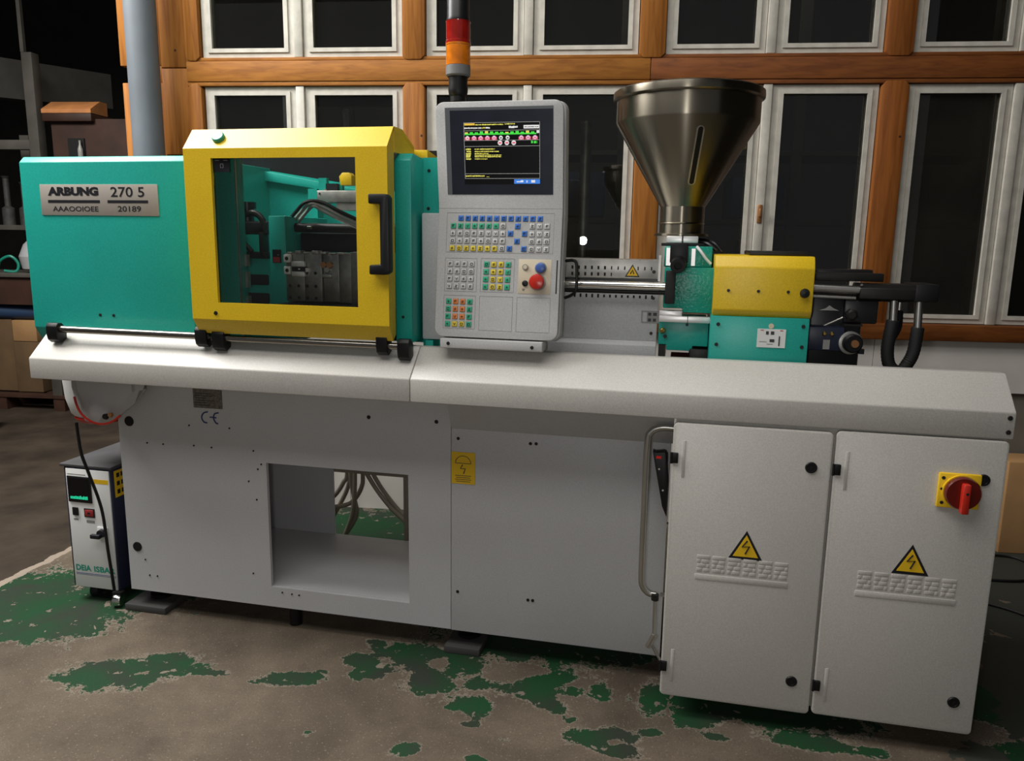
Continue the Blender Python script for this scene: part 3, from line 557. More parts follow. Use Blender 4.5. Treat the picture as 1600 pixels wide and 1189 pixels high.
obj('bolt_hole', bl, 'hole_black', mo, kind='stuff')
mf = empty('mould_half', (-1.15, 2.6, 1.27), parent=M)
obj('mould_plate', B(-1.198, -1.150, 2.556, 2.78, 1.268, 1.442, bev=0.002), 'mould_steel', mf)
obj('mould_plate', B(-1.148, -1.085, 2.545, 2.80, 1.262, 1.448, bev=0.002), 'mould_steel', mf)
for z in (1.422, 1.380): obj('clamp_block', MB().mat('white_plastic').box(-1.402, -1.376, 2.535, 2.552, z - 0.014, z + 0.014, bev=0.003).mat('dark_iron').lathe([(0.007, 0), (0.006, 0.002)], (-1.389, 2.535, z), 12, (0, -1, 0)), None, mo)
for z in (1.403, 1.368): obj('locating_bar', B(-1.372, -1.322, 2.535, 2.552, z - 0.009, z + 0.009, bev=0.002), 'bright_bar', mo)
obj('latch_block', MB().mat('black_plastic').box(-1.372, -1.318, 2.540, 2.552, 1.378, 1.393).mat('bright_bar').box(-1.347, -1.340, 2.538, 2.541, 1.383, 1.388).box(-1.318, -1.312, 2.537, 2.55, 1.376, 1.390), None, mo)
cn = MB().mat('copper').lathe([(0.010, 0), (0.011, 0.014)], (-1.254, 2.56, 1.402), 14, (0, -1, 0)).lathe([(0.010, 0), (0.011, 0.014)], (-1.232, 2.56, 1.402), 14, (0, -1, 0)).mat('steel').lathe([(0.010, 0), (0.009, 0.01)], (-1.242, 2.56, 1.385), 12, (0, -1, 0)).box(-1.262, -1.224, 2.546, 2.56, 1.356, 1.370, bev=0.003); obj('water_coupling', cn, None, mo)
dr = MB()
for k in range(9): dr.box(-1.395 + k * 0.032, -1.380 + k * 0.032 + 0.012 * random.random(), 2.55, 2.59, 1.440, 1.444 + 0.007 * random.random(), bev=0.001)
obj('eye_bolt_row', dr, 'galvanised', mo, kind='stuff')
obj('drip_tray', B(-1.42, -0.93, 2.50, 2.75, 1.150, 1.262), 'black_oily', M)
gb_ = MB().mat('galvanised').box(-1.371, -1.18, 2.75, 2.85, 1.628, 1.672, bev=0.003).box(-1.295, -1.18, 2.755, 2.85, 1.600, 1.628).mat('ink_black').lathe([(0.004, 0), (0.004, 0.001)], (-1.36, 2.75, 1.66), 8, (0, -1, 0)).box(-1.339, -1.292, 2.76, 2.80, 1.672, 1.698).mat('hose_grey').box(-1.345, -1.335, 2.755, 2.76, 1.672, 1.677); obj('valve_box', gb_, None, M)
for a, b_, c in ((-1.378, -1.345, 1.720), (-1.292, -1.282, 1.710)): obj('valve_bracket', B(a, b_, 2.78, 2.80, 1.672, c), 'teal_paint', M)
obj('yellow_stop', MB().prism([(-1.27, 1.690), (-1.225, 1.690), (-1.225, 1.725), (-1.235, 1.736), (-1.262, 1.736), (-1.275, 1.722)], 2.74, 2.78, 'y', bev=0.002), 'yellow_paint', M)
for k in range(3):
    o_ = k * 0.014
    obj('clear_hose', MB().tube([(-1.45 + o_, 2.66 + o_, 1.55), (-1.40 + o_, 2.63 + o_, 1.585), (-1.34 + o_, 2.60, 1.622 - o_ * 0.5), (-1.28, 2.60, 1.622 - o_), (-1.21, 2.60, 1.59 - o_), (-1.13, 2.62, 1.553 - o_)], 0.0065, 8), 'hose_clear' if k else 'dark_iron', M)
# --- fixed end piece and column behind the control panel
PT = [(2.38, 1.160), (2.38, 1.743), (2.405, 1.766), (2.52, 1.758), (2.52, 1.160)]
FE = obj('fixed_end_cover', MB().prism(PT, -0.918, -0.862, 'x', bev=0.003), 'teal_paint', M)
dots(FE, [(-0.893, 1.245)], 0.005, 2.38)
FE2 = obj('fixed_end_flange', B(-0.865, -0.70, 2.50, 2.515, 1.10, 1.762), 'teal_paint', M)
dots(FE2, [(-0.842, 1.72), (-0.845, 1.598)], 0.006, 2.50)
obj('panel_column', B(-0.852, -0.70, 2.45, 2.499, 1.165, 1.582, bev=0.006), 'grey_paint', M)
obj('column_foot', B(-0.836, -0.81, 2.44, 2.498, 1.105, 1.163), 'teal_paint', M)
# --- control panel
fold = Vector((0, 2.40, 1.598)); dn = Vector((0, 2.35 - 2.40, 1.19 - 1.598)).normalized(); up_ = Vector((0, 2.36 - 2.40, 1.912 - 1.598)).normalized()
nl = Vector((1, 0, 0)).cross(-dn); nl.normalize(); nu = Vector((1, 0, 0)).cross(up_); nu.normalize()   # face normals (towards -Y)
if nl.y > 0: nl = -nl
if nu.y > 0: nu = -nu
# local axes: x = X, y = -normal (into the panel), z = up the face
def frame(up, n):
    return Matrix(((1, 0, 0, 0), (0, -n.y, up.y, fold.y), (0, -n.z, up.z, fold.z), (0, 0, 0, 1)))
FL = frame(-dn, nl); FU = frame(up_, nu)
def PL():
    m = MB(); m.X = FL; return m
def PU():
    m = MB(); m.X = FU; return m
def shell(x0, x1, zt, zb, r, y0, y1, bev=0.003):
    # bent slab with rounded corners, lower part zb..0 in FL, upper part 0..zt in FU
    m = MB(); n = 6; bm = bmesh.new()
    low = [(x1, 0.0)] + [(x1 - r + r * math.cos(-PI / 2 * i / n), zb + r + r * math.sin(-PI / 2 * i / n)) for i in range(n + 1)] + [(x0 + r + r * math.cos(-PI / 2 - PI / 2 * i / n), zb + r + r * math.sin(-PI / 2 - PI / 2 * i / n)) for i in range(n + 1)] + [(x0, 0.0)]
    upp = [(x0 + r + r * math.cos(PI - PI / 2 * i / n), zt - r + r * math.sin(PI - PI / 2 * i / n)) for i in range(n + 1)] + [(x1 - r + r * math.cos(PI / 2 - PI / 2 * i / n), zt - r + r * math.sin(PI / 2 - PI / 2 * i / n)) for i in range(n + 1)]
    loop = [(FL, p) for p in low] + [(FU, p) for p in upp]
    A = [bm.verts.new(X @ Vector((p[0], y0, p[1]))) for X, p in loop]; B_ = [bm.verts.new(X @ Vector((p[0], y1, p[1]))) for X, p in loop]
    L_ = len(low)
    for R, fl in ((A, 0), (B_, 1)):
        f1 = R[:L_]; f2 = [R[L_ - 1]] + R[L_:] + [R[0]]
        bm.faces.new(f1); bm.faces.new(f2)
    for i in range(len(loop)): bm.faces.new((A[i], A[(i + 1) % len(loop)], B_[(i + 1) % len(loop)], B_[i]))
    m._bev(bm, bev, 2); return m
CP = obj('control_panel', shell(-0.7755, -0.3755, 0.3155, -0.410, 0.028, 0.0, 0.014), 'panel_paint', M)
obj('panel_gap', shell(-0.766, -0.385, 0.306, -0.40, 0.024, 0.014, 0.06, 0), 'black_plastic', CP)
obj('panel_housing', shell(-0.776, -0.3755, 0.315, -0.412, 0.03, 0.055, 0.115, 0.006), 'panel_paint', CP)
fr = PL().mat('line_grey')
def outline(x0, x1, z0, z1, t=0.0009):
    fr.box(x0, x1, -0.0006, 0.0002, z0, z0 + t).box(x0, x1, -0.0006, 0.0002, z1 - t, z1).box(x0, x0 + t, -0.0006, 0.0002, z0, z1).box(x1 - t, x1, -0.0006, 0.0002, z0, z1)
for x0, x1, a, b_ in ((-0.747, -0.401, 0.016, 0.141), (-0.748, -0.642, 0.159, 0.265), (-0.630, -0.521, 0.158, 0.264), (-0.748, -0.643, 0.277, 0.383), (-0.630, -0.522, 0.277, 0.386), (-0.509, -0.402, 0.277, 0.386)): outline(x0, x1, -b_, -a)
fr.box(-0.7755, -0.3755, -0.0004, 0.0004, -0.003, -0.0022); fr.mat('ink_black').box(-0.3875, -0.3835, -0.0006, 0.001, -0.264, -0.160)
obj('panel_outline', fr, None, CP, kind='stuff')
# keys: one mesh for each colour and glyph, copied
protos = {}
def glyph(m, g):
    m.mat('mark_dark'); y = -0.0036; t = 0.0011
    def st(*p): m.tube([(a, y, b_) for a, b_ in p], t, 4, smooth=False)
    q = 0.0036
    if g == 0: st((-q, -q), (-q, q), (q, q)); st((-q, 0), (q * 0.6, 0))
    elif g == 1: st((-q, q), (0, -q), (q, q))
    elif g == 2: st((-q, -q), (q, -q), (q, q), (-q, q), (-q, -q))
    elif g == 3: st((0, -q), (0, q)); st((-q, 0), (q, 0))
    elif g == 4: st((-q, q), (q, q), (-q, -q), (q, -q))
    else: st((q, q), (-q, q * 0.3), (q, -q * 0.3), (-q, -q))
def key(colr, x, s):
    g = random.randrange(6); k = (colr, g)
    loc = FL @ Vector((x, 0, -s))
    if k not in protos:
        m = MB(); m.mat('line_grey').box(-0.0094, 0.0094, -0.0008, 0.0004, -0.0094, 0.0094, bev=0.0015, seg=1); m.mat('key_' + colr).box(-0.0081, 0.0081, -0.003, 0.0, -0.0081, 0.0081, bev=0.0022, seg=2); glyph(m, g)
        m.V = [FL.to_3x3() @ v + loc for v in m.V]
        protos[k] = (obj('key', m, None, CP), loc)
    else:
        src, l0 = protos[k]; inst(src, CP, loc - l0)
for i in range(12): key('blue', -0.7005 + i * 0.0232, 0.0335)
for i in range(7): key('green', -0.7245 + i * 0.0232, 0.0575)
key('white', -0.5626, 0.057); key('blue', -0.5155, 0.0573)
for i in range(3):
    for j, s in enumerate((0.0567, 0.081, 0.1043, 0.128)): key('white', -0.469 + i * 0.0234, s)
for i in range(8):
    key('white', -0.7254 + i * 0.0233, 0.081); key('white', -0.7256 + i * 0.0233, 0.1043)
key('blue', -0.5379, 0.08); key('blue', -0.4927, 0.08); key('blue', -0.5162, 0.1037); key('blue', -0.5398, 0.127); key('blue', -0.4932, 0.1271); key('white', -0.5641, 0.127)
for i in range(7): key('yellow', -0.7263 + i * 0.0231, 0.128)
for j in range(4):
    for i in range(4):
        key('white', -0.7300 + i * 0.0234 - j * 0.0006, 0.1777 + j * 0.0234)
        key('green' if i in (0, 3) else 'yellow', -0.611 + i * 0.0235 - j * 0.0006, 0.177 + j * 0.0236)
        key('green' if i in (0, 3) else ('orange' if j < 3 else 'yellow'), -0.7317 + i * 0.0234 - j * 0.0004, 0.2968 + j * 0.0239)
eb = obj('emergency_plate', PL().box(-0.507, -0.403, -0.0012, 0.0, -0.266, -0.159, bev=0.001), 'beige_label', CP)
def lat(m, prof, x, s): return m.lathe([(r, h) for r, h in prof], FL @ Vector((x, 0, -s)), 28, nl)
obj('stop_button', lat(lat(MB().mat('line_grey'), [(0.026, 0.001), (0.026, 0.003)], -0.4442, 0.2299).mat('red_plastic'), [(0.014, 0.003), (0.014, 0.014), (0.024, 0.017), (0.0245, 0.023), (0.021, 0.030), (0.010, 0.033), (0.0, 0.0335)], -0.4442, 0.2299), None, CP, label='red mushroom emergency stop button')
obj('round_button', lat(lat(MB().mat('line_grey'), [(0.0185, 0.001), (0.0185, 0.004), (0.016, 0.006)], -0.4368, 0.1847).mat('blue_plastic'), [(0.0155, 0.004), (0.0155, 0.010), (0.012, 0.012), (0, 0.012)], -0.4368, 0.1847), None, CP, label='blue push button')
obj('key_switch', lat(lat(MB().mat('line_grey'), [(0.0095, 0.001), (0.0095, 0.004)], -0.4856, 0.1837).mat('beige_label'), [(0.007, 0.003), (0.006, 0.006), (0, 0.006)], -0.4856, 0.1837), None, CP)
obj('key_switch', lat(MB().mat('black_plastic'), [(0.0095, 0.001), (0.0095, 0.005), (0.006, 0.007), (0, 0.007)], -0.4843, 0.2339), None, CP)
lb = PL().mat('mark_dark'); lb.box(-0.493, -0.484, -0.0016, -0.0011, -0.253, -0.251).box(-0.492, -0.486, -0.0016, -0.0011, -0.257, -0.255); obj('button_caption', lb, None, CP)
SC = obj('screen_frame', PU().mat('bezel_edge').holed(-0.744, -0.406, 0.040, 0.299, -0.728, -0.407, 0.041, 0.290, -0.0008, 0.0006).mat('screen_bezel').box(-0.7285, -0.4065, -0.0012, 0.0005, 0.0405, 0.2905), None, CP)
sd = PU().mat('screen_black').box(-0.6865, -0.4465, -0.0018, -0.0012, 0.072, 0.2545)
y0, y1 = -0.0024, -0.0018
def q(m, x0, x1, z0, z1): sd.mat(m).box(x0, x1, y0, y1, z0, z1)
x0s, x1s = -0.685, -0.447
for z in (0.2535, 0.2305, 0.2015, 0.1843, 0.1030, 0.0885): q('d_line', x0s, x1s, z, z + 0.0009)
q('d_line', x0s, x0s + 0.0009, 0.0885, 0.2540); q('d_line', x1s - 0.0009, x1s, 0.0885, 0.2540)
def scrib(m, a, b_, z, h=0.004, gap=0.0022):
    x = a
    while x < b_:
        w = 0.002 + 0.005 * random.random(); q(m, x, min(b_, x + w), z - h / 2 * random.uniform(0.6, 1), z + h / 2 * random.uniform(0.6, 1)); x += w + gap * random.random()
q('d_orange', -0.683, -0.650, 0.2465, 0.2525); scrib('d_yellow', -0.648, -0.560, 0.2480); scrib('d_yellow', -0.555, -0.524, 0.2490)
scrib('d_white', -0.683, -0.630, 0.2385, 0.005); scrib('d_yellow', -0.628, -0.618, 0.2385, 0.005); scrib('d_white', -0.616, -0.602, 0.2385, 0.005); scrib('d_white', -0.543, -0.515, 0.2400, 0.007, 0.001); q('d_white', -0.497, -0.449, 0.2350, 0.2450); scrib('ink_black', -0.494, -0.452, 0.2398, 0.003)
q('d_green', -0.683, -0.458, 0.2185, 0.2225)
for k in range(14): q('d_green' if k % 4 else 'd_yellow', -0.682 + k * 0.0160, -0.672 + k * 0.0160, 0.2225, 0.2255 + 0.004 * random.random())
q('d_white', -0.457, -0.449, 0.2215, 0.2295)
def disc(m, x, z, r): sd.mat(m).add([FU.inverted() @ (FU @ Vector((x + r * math.cos(t * PI / 6), y0, z + r * math.sin(t * PI / 6)))) for t in range(12)], [list(range(12))])
for k in range(11):
    x = -0.674 + k * 0.0212
    if k == 7: continue
    q('d_red', x - 0.0085, x + 0.0085, 0.2030, 0.2120) if k not in (5, 6) else None
    disc('d_white' if k in (0, 5, 6) else 'd_pink', x, 0.2095, 0.0062)
    sd.mat('ink_black' if k in (5, 6) else 'd_red').box(x - 0.003, x + 0.003, y0 - 0.0006, y0, 0.2075, 0.2105)
for k in range(3):
    x = -0.571 + k * 0.0215; disc('d_white', x, 0.1945, 0.0072); sd.mat('d_red').box(x - 0.0045, x + 0.0045, y0 - 0.0006, y0, 0.1925, 0.1965)
scrib('d_green', -0.474, -0.455, 0.1955, 0.009, 0.003)
for z, a, b_, c in ((0.1765, -0.680, -0.664, -0.588), (0.1695, -0.678, -0.664, -0.575), (0.1635, -0.680, -0.664, -0.608), (0.1585, -0.680, -0.665, -0.567), (0.1540, -0.680, -0.666, -0.568), (0.1475, -0.680, -0.664, -0.612)):
    scrib('d_yellow', a, b_, z, 0.005, 0.001); scrib('d_yellow', -0.652, c, z, 0.0035)
scrib('d_yellow', -0.683, -0.622, 0.0965, 0.0048); q('d_yellow', -0.616, -0.607, 0.0935, 0.0945)
q('d_blue', -0.528, -0.447, 0.0730, 0.0865)
sd.mat('d_white').box(-0.520, -0.500, y0 - 0.0006, y0, 0.0775, 0.0805).box(-0.507, -0.499, y0 - 0.0006, y0, 0.0775, 0.0835).box(-0.489, -0.486, y0 - 0.0006, y0, 0.0765, 0.0830).box(-0.474, -0.462, y0 - 0.0006, y0, 0.0765, 0.0840)
obj('screen', sd, None, CP, label='lit screen with coloured rows of symbols on black')
brk = MB().prism([(2.335, 1.186), (2.335, 1.158), (2.341, 1.155), (2.42, 1.155), (2.42, 1.186)], -0.752, -0.420, 'x', bev=0.002); BR = obj('panel_bracket', brk, 'panel_paint', M); dots(BR, [(-0.725, 1.171), (-0.452, 1.169)], 0.006, 2.335)
ph = MB().tube([(-0.372, 2.46, 1.436), (-0.348, 2.455, 1.438), (-0.336, 2.45, 1.428), (-0.333, 2.45, 1.385), (-0.335, 2.45, 1.345), (-0.350, 2.455, 1.328), (-0.372, 2.46, 1.318)], 0.005, 8); obj('panel_handle', ph, 'black_plastic', M)
# --- signal tower
ST = empty('signal_tower', (-0.772, 2.60, 1.60), parent=M)
tx, ty = -0.772, 2.60
obj('tower_pole', MB().lathe([(0.020, 1.55), (0.020, 1.95), (0.026, 1.952), (0.026, 1.968), (0.031, 1.975), (0.033, 1.99), (0.031, 2.01), (0.033, 2.033)], (tx, ty, 0), 24), 'black_plastic', ST)
obj('tower_collar', MB().lathe([(0.036, 2.031), (0.041, 2.036), (0.041, 2.064), (0.039, 2.066)], (tx, ty, 0), 28), 'tower_grey', ST)
obj('amber_lens', MB().lathe([(0.0405, 2.066), (0.0405, 2.128), (0.042, 2.130), (0.042, 2.134)], (tx, ty, 0), 32), 'tower_amber', ST, label='amber lamp segment')
obj('red_lens', MB().lathe([(0.042, 2.134), (0.042, 2.142), (0.0405, 2.144), (0.0405, 2.198), (0.042, 2.203)], (tx, ty, 0), 32), 'tower_red', ST, label='dark red lamp segment')
obj('tower_cap', MB().lathe([(0.038, 2.203), (0.0385, 2.21), (0.037, 2.215), (0.037, 2.42), (0.030, 2.435), (0, 2.437)], (tx, ty, 0), 32), 'black_oily', ST)
# --- nozzle guard
NG = empty('nozzle_guard', (-0.2, 2.55, 1.14), parent=M)
gu = MB().box(-0.46, -0.078, 2.55, 2.558, 1.380, 1.441, bev=0.002).box(-0.46, -0.078, 2.558, 2.72, 1.433, 1.441).box(-0.082, -0.074, 2.54, 2.60, 1.375, 1.458); GU = obj('upper_shield', gu, 'galvanised', NG)
sl = MB()
for i in range(13):
    x = -0.362 + i * 0.0215
    for z in (1.414, 1.393):
        if i < 7 or z > 1.4: sl.box(x - (0.0032 if i < 6 else 0.002), x + (0.0032 if i < 6 else 0.002), 2.5492, 2.5503, z - 0.0055, z + 0.0055)
for i in range(14):
    x = -0.352 + i * 0.0195; h = 0.006 if i < 5 or i > 11 else 0.0045
    sl.box(x - 0.003, x + 0.003, 2.5492, 2.5503, 1.322 - h, 1.322 + h)
obj('vent_slot', sl, 'hole_black', NG, kind='stuff')
triangle(-0.165, 1.386, 0.048, 0.041, 2.55, GU, bolt=False)
dots(GU, [(-0.096, 1.404)], 0.006, 2.55)
LP = obj('lower_shield', MB().box(-0.46, -0.078, 2.55, 2.558, 1.178, 1.336, bev=0.002).prism([(2.55, 1.178), (2.53, 1.165), (2.53, 1.110), (2.558, 1.110), (2.558, 1.178)], -0.46, -0.078, 'x', bev=0.002), 'grey_paint', NG)
dots(LP, [(-0.094, 1.319), (-0.096, 1.204)], 0.0055, 2.55)
gr_ = MB().mat('line_grey').holed(-0.130, -0.072, 1.238, 1.278, -0.126, -0.112, 1.242, 1.274, 2.5485, 2.55).mat('mark_dark').box(-0.108, -0.098, 2.548, 2.5492, 1.262, 1.272).box(-0.092, -0.080, 2.548, 2.5492, 1.262, 1.272).box(-0.108, -0.098, 2.548, 2.5492, 1.243, 1.253).box(-0.092, -0.082, 2.548, 2.5492, 1.243, 1.253); obj('shield_latch', gr_, None, NG)
obj('shield_inner', B(-0.46, -0.085, 2.60, 2.70, 1.11, 1.38), 'black_oily', NG)
IR = empty('injection_unit', (0.1, 2.7, 1.10), parent=M)
obj('guide_rod', MB().cyl((-0.46, 2.51, 1.360), (-0.04, 2.51, 1.360), 0.0135), 'chrome', IR)
obj('guide_rod', MB().cyl((-0.46, 2.53, 1.340), (-0.04, 2.53, 1.340), 0.008), 'dark_iron', IR)
obj('rod_clamp', B(-0.057, -0.0265, 2.488, 2.56, 1.307, 1.410, bev=0.003), 'black_rubber', IR)
ib = MB().mat('teal_cast').prism([(-0.062, 1.29), (-0.062, 1.42), (0.098, 1.42), (0.094, 1.277), (0.0, 1.277), (0.0, 1.29)], 2.535, 2.85, 'y', bev=0.004); obj('cast_block', ib, None, IR)
obj('lower_block', MB().prism([(-0.072, 1.245), (-0.072, 1.170), (-0.045, 1.170), (-0.045, 1.152), (0.038, 1.152), (0.038, 1.168), (0.086, 1.168), (0.086, 1.245)], 2.545, 2.85, 'y', bev=0.003), 'teal_paint', IR)
wb = MB().mat('bright_bar').box(-0.072, 0.088, 2.520, 2.55, 1.246, 1.266, bev=0.002).prism([(-0.072, 1.262), (-0.072, 1.283), (0.0, 1.283), (0.0, 1.266), (0.0, 1.262)], 2.521, 2.55, 'y', bev=0.002).mat('dark_iron').box(0.0175, 0.0195, 2.518, 2.522, 1.240, 1.268).lathe([(0.005, 0), (0.004, 0.003)], (0.018, 2.545, 1.237), 8, (0, -1, 0)); obj('bright_carriage_bar', wb, None, IR)
obj('carriage_foot', MB().mat('dark_iron').box(0.03, 0.090, 2.54, 2.80, 1.105, 1.160, bev=0.003).box(-0.07, -0.05, 2.55, 2.80, 1.105, 1.168).mat('red_box').box(-0.03, 0.03, 2.58, 2.70, 1.106, 1.125).mat('galvanised').box(-0.045, -0.025, 2.54, 2.56, 1.106, 1.128), None, IR)
obj('grease_fitting', MB().mat('brass').lathe([(0.010, 0), (0.009, 0.012), (0.005, 0.016)], (-0.060, 2.545, 1.215), 12, (0.3, -1, 0.2)).mat('black_plastic').lathe([(0.006, 0), (0.006, 0.006)], (-0.05, 2.545, 1.197), 10, (0, -1, 0)), None, IR)
ft = MB().mat('teal_cast').box(-0.066, 0.086, 2.60, 2.82, 1.42, 1.487, bev=0.004).box(-0.066, -0.030, 2.58, 2.60, 1.42, 1.485, bev=0.003).mat('bright_bar').box(-0.060, -0.045, 2.574, 2.582, 1.425, 1.482).box(0.020, 0.032, 2.592, 2.601, 1.425, 1.480); obj('feed_throat', ft, None, IR)
obj('throat_flange', MB().mat('dark_iron').box(-0.080, 0.060, 2.655, 2.85, 1.487, 1.497, bev=0.002).mat('bright_bar').box(-0.064, 0.040, 2.66, 2.84, 1.497, 1.520, bev=0.003).mat('dark_iron').box(-0.014, -0.009, 2.655, 2.662, 1.495, 1.524), None, IR)
kb = MB().box(-0.047, 0.008, 2.50, 2.62, 1.435, 1.497, bev=0.004).lathe([(0.024, 0.0), (0.024, 0.06), (0.022, 0.064), (0.012, 0.064), (0.011, 0.05), (0, 0.05)], (-0.020, 2.52, 1.437), 24, (0, -1, -0.15)); obj('throat_motor', kb, 'black_plastic', IR)
obj('white_tube', MB().tube([(0.036, 2.60, 1.486), (0.050, 2.585, 1.470), (0.066, 2.58, 1.448), (0.082, 2.58, 1.432)], 0.005, 8), 'white_plastic', IR)
cb = MB().tube([(0.03, 2.72, 1.50), (0.07, 2.66, 1.497), (0.10, 2.64, 1.475)], 0.006, 8).tube([(0.04, 2.76, 1.51), (0.09, 2.70, 1.50), (0.12, 2.68, 1.47)], 0.006, 8); obj('heater_cable', cb, 'black_plastic', IR)
YC = obj('drive_cover', MB().prism([(2.45, 1.298), (2.45, 1.428), (2.470, 1.463), (2.80, 1.463), (2.80, 1.27), (2.465, 1.277)], 0.091, 0.381, 'x', bev=0.004), 'yellow_paint', IR)
dots(YC, [(0.135, 1.357), (0.223, 1.357), (0.309, 1.357)], 0.005, 2.45)
obj('cover_knob', MB().lathe([(0.013, 0), (0.0145, 0.010), (0.012, 0.016), (0, 0.018)], (0.355, 2.45, 1.355), 20, (0, -1, 0)), 'black_plastic', IR)
obj('cover_top_plate', B(0.195, 0.37, 2.52, 2.75, 1.463, 1.476, bev=0.003), 'dark_iron', IR)
LB = obj('drive_base', B(0.088, 0.378, 2.455, 2.80, 1.037, 1.278, bev=0.003), 'teal_paint', IR)
dots(LB, [(0.111, 1.252), (0.361, 1.254), (0.109, 1.189), (0.361, 1.191)], 0.006, 2.455)
lbp = MB().mat('white_plastic').box(0.229, 0.312, 2.453, 2.455, 1.186, 1.243).mat('mark_dark')
for a, b_, c, d_ in ((0.254, 0.262, 1.226, 1.236), (0.268, 0.278, 1.226, 1.236), (0.292, 0.296, 1.192, 1.222), (0.266, 0.280, 1.203, 1.212), (0.236, 0.258, 1.203, 1.204), (0.258, 0.276, 1.196, 1.197)): lbp.box(a, b_, 2.4523, 2.4531, c, d_)
lbp.mat('red_plastic').box(0.238, 0.247, 2.4523, 2.4531, 1.238, 1.240).box(0.295, 0.303, 2.4523, 2.4531, 1.238, 1.240).mat('beige_label').lathe([(0.008, 0), (0.008, 0.001)], (0.268, 2.455, 1.252), 14, (0, -1, 0)); obj('data_label', lbp, None, IR)
# rear of the injection drive
obj('drive_rail', B(0.38, 0.612, 2.62, 2.66, 1.386, 1.412, bev=0.003), 'dark_iron', IR)
obj('drive_rail', B(0.38, 0.60, 2.72, 2.80, 1.400, 1.420, bev=0.003), 'black_oily', IR)
obj('drive_shaft', MB().cyl((0.38, 2.60, 1.365), (0.545, 2.60, 1.360), 0.013).cyl((0.39, 2.60, 1.338), (0.53, 2.60, 1.335), 0.006), 'steel', IR)
obj('servo_motor', MB().mat('dark_iron').prism([(2.58, 1.335), (2.58, 1.368), (2.60, 1.380), (2.70, 1.380), (2.72, 1.36), (2.72, 1.33), (2.60, 1.326)], 0.538, 0.70, 'x', bev=0.003).mat('black_plastic').box(0.695, 0.762, 2.575, 2.72, 1.330, 1.384, bev=0.004).mat('chrome').lathe([(0.004, 0), (0.003, 0.004)], (0.541, 2.585, 1.378), 8, (0, -1, 0)), None, IR)
obj('motor_mount', MB().mat('black_oily').box(0.38, 0.56, 2.62, 2.82, 1.037, 1.345, bev=0.01).box(0.50, 0.60, 2.60, 2.75, 1.255, 1.330, bev=0.006).mat('galvanised').prism([(0.425, 1.294), (0.445, 1.300), (0.455, 1.310), (0.47, 1.300), (0.485, 1.294)], 2.60, 2.62, 'y').tube([(0.43, 2.61, 1.235), (0.50, 2.61, 1.272)], 0.003, 6).mat('dark_iron').lathe([(0.019, 0), (0.019, 0.02), (0.012, 0.024)], (0.52, 2.60, 1.283), 6, (0, -1, 0)).box(0.50, 0.555, 2.585, 2.61, 1.248, 1.254), None, IR)
vb = MB().mat('machine_blue').box(0.385, 0.50, 2.56, 2.70, 1.170, 1.245, bev=0.004).mat('brass').lathe([(0.007, 0), (0.007, 0.004), (0.004, 0.008)], (0.440, 2.56, 1.224), 10, (0, -1, 0)).lathe([(0.007, 0), (0.007, 0.004), (0.004, 0.008)], (0.462, 2.56, 1.224), 10, (0, -1, 0)).mat('galvanised').box(0.438, 0.458, 2.556, 2.562, 1.175, 1.205); obj('valve_body', vb, None, IR)
en = MB().mat('galvanised').lathe([(0.036, 0), (0.036, 0.012), (0.032, 0.014)], (0.518, 2.57, 1.198), 32, (0.12, -1, 0)).mat('black_plastic').lathe([(0.029, 0.013), (0.029, 0.032), (0.025, 0.036), (0.0, 0.036)], (0.520, 2.57, 1.198), 32, (0.12, -1, 0)).mat('copper').lathe([(0.0125, 0.036), (0.0115, 0.040), (0, 0.040)], (0.523, 2.57, 1.198), 20, (0.12, -1, 0)).mat('black_plastic').box(0.545, 0.560, 2.55, 2.57, 1.165, 1.180); obj('encoder', en, None, IR)
for pts, dm in (([(0.642, 2.60, 1.335), (0.645, 2.60, 1.262)], 0.012), ([(0.714, 2.60, 1.335), (0.718, 2.60, 1.243)], 0.012), ([(0.685, 2.70, 1.335), (0.685, 2.70, 1.29)], 0.010)):
    obj('hose_stub', MB().cyl(pts[0], pts[1], dm), 'steel', IR)
obj('drive_hose', MB().tube([(0.645, 2.60, 1.270), (0.640, 2.60, 1.22), (0.638, 2.60, 1.17), (0.650, 2.60, 1.125), (0.68, 2.60, 1.108), (0.70, 2.60, 1.135), (0.714, 2.60, 1.175), (0.719, 2.60, 1.25)], 0.0185, 14, sub=10, ribs=0.06), 'black_rubber', IR)
obj('drive_hose', MB().tube([(0.685, 2.70, 1.29), (0.680, 2.68, 1.24), (0.66, 2.66, 1.20), (0.655, 2.64, 1.16), (0.66, 2.63, 1.10)], 0.013, 12, sub=8, ribs=0.06), 'black_rubber', IR)

# ================================================================== hopper
hx, hy = -0.018, 2.75
H = empty('material_hopper', (hx, hy, 1.52), label='conical stainless steel material hopper with lid, standing on the machine', cat='hopper')
obj('hopper_cone', MB().lathe([(0.090, 1.520), (0.090, 1.528), (0.0745, 1.530), (0.0745, 1.560), (0.078, 1.562), (0.0745, 1.566), (0.0745, 1.618), (0.0775, 1.622), (0.234, 1.886), (0.2355, 1.892), (0.2355, 1.970)], (hx, hy, 0), 96), 'brushed_steel', H)
obj('hopper_rim', MB().lathe([(0.236, 1.958), (0.242, 1.960), (0.2465, 1.964), (0.2475, 1.974), (0.246, 1.986), (0.240, 1.990), (0.150, 1.996), (0.0, 1.998)], (hx, hy, 0), 96), 'brushed_steel', H)
lh = MB().prism([(-0.06, 1.994), (0.02, 2.024), (0.038, 2.024), (0.046, 2.008), (0.046, 1.994)], hy - 0.03, hy + 0.02, 'y', bev=0.005); obj('lid_handle', lh, 'black_plastic', H)
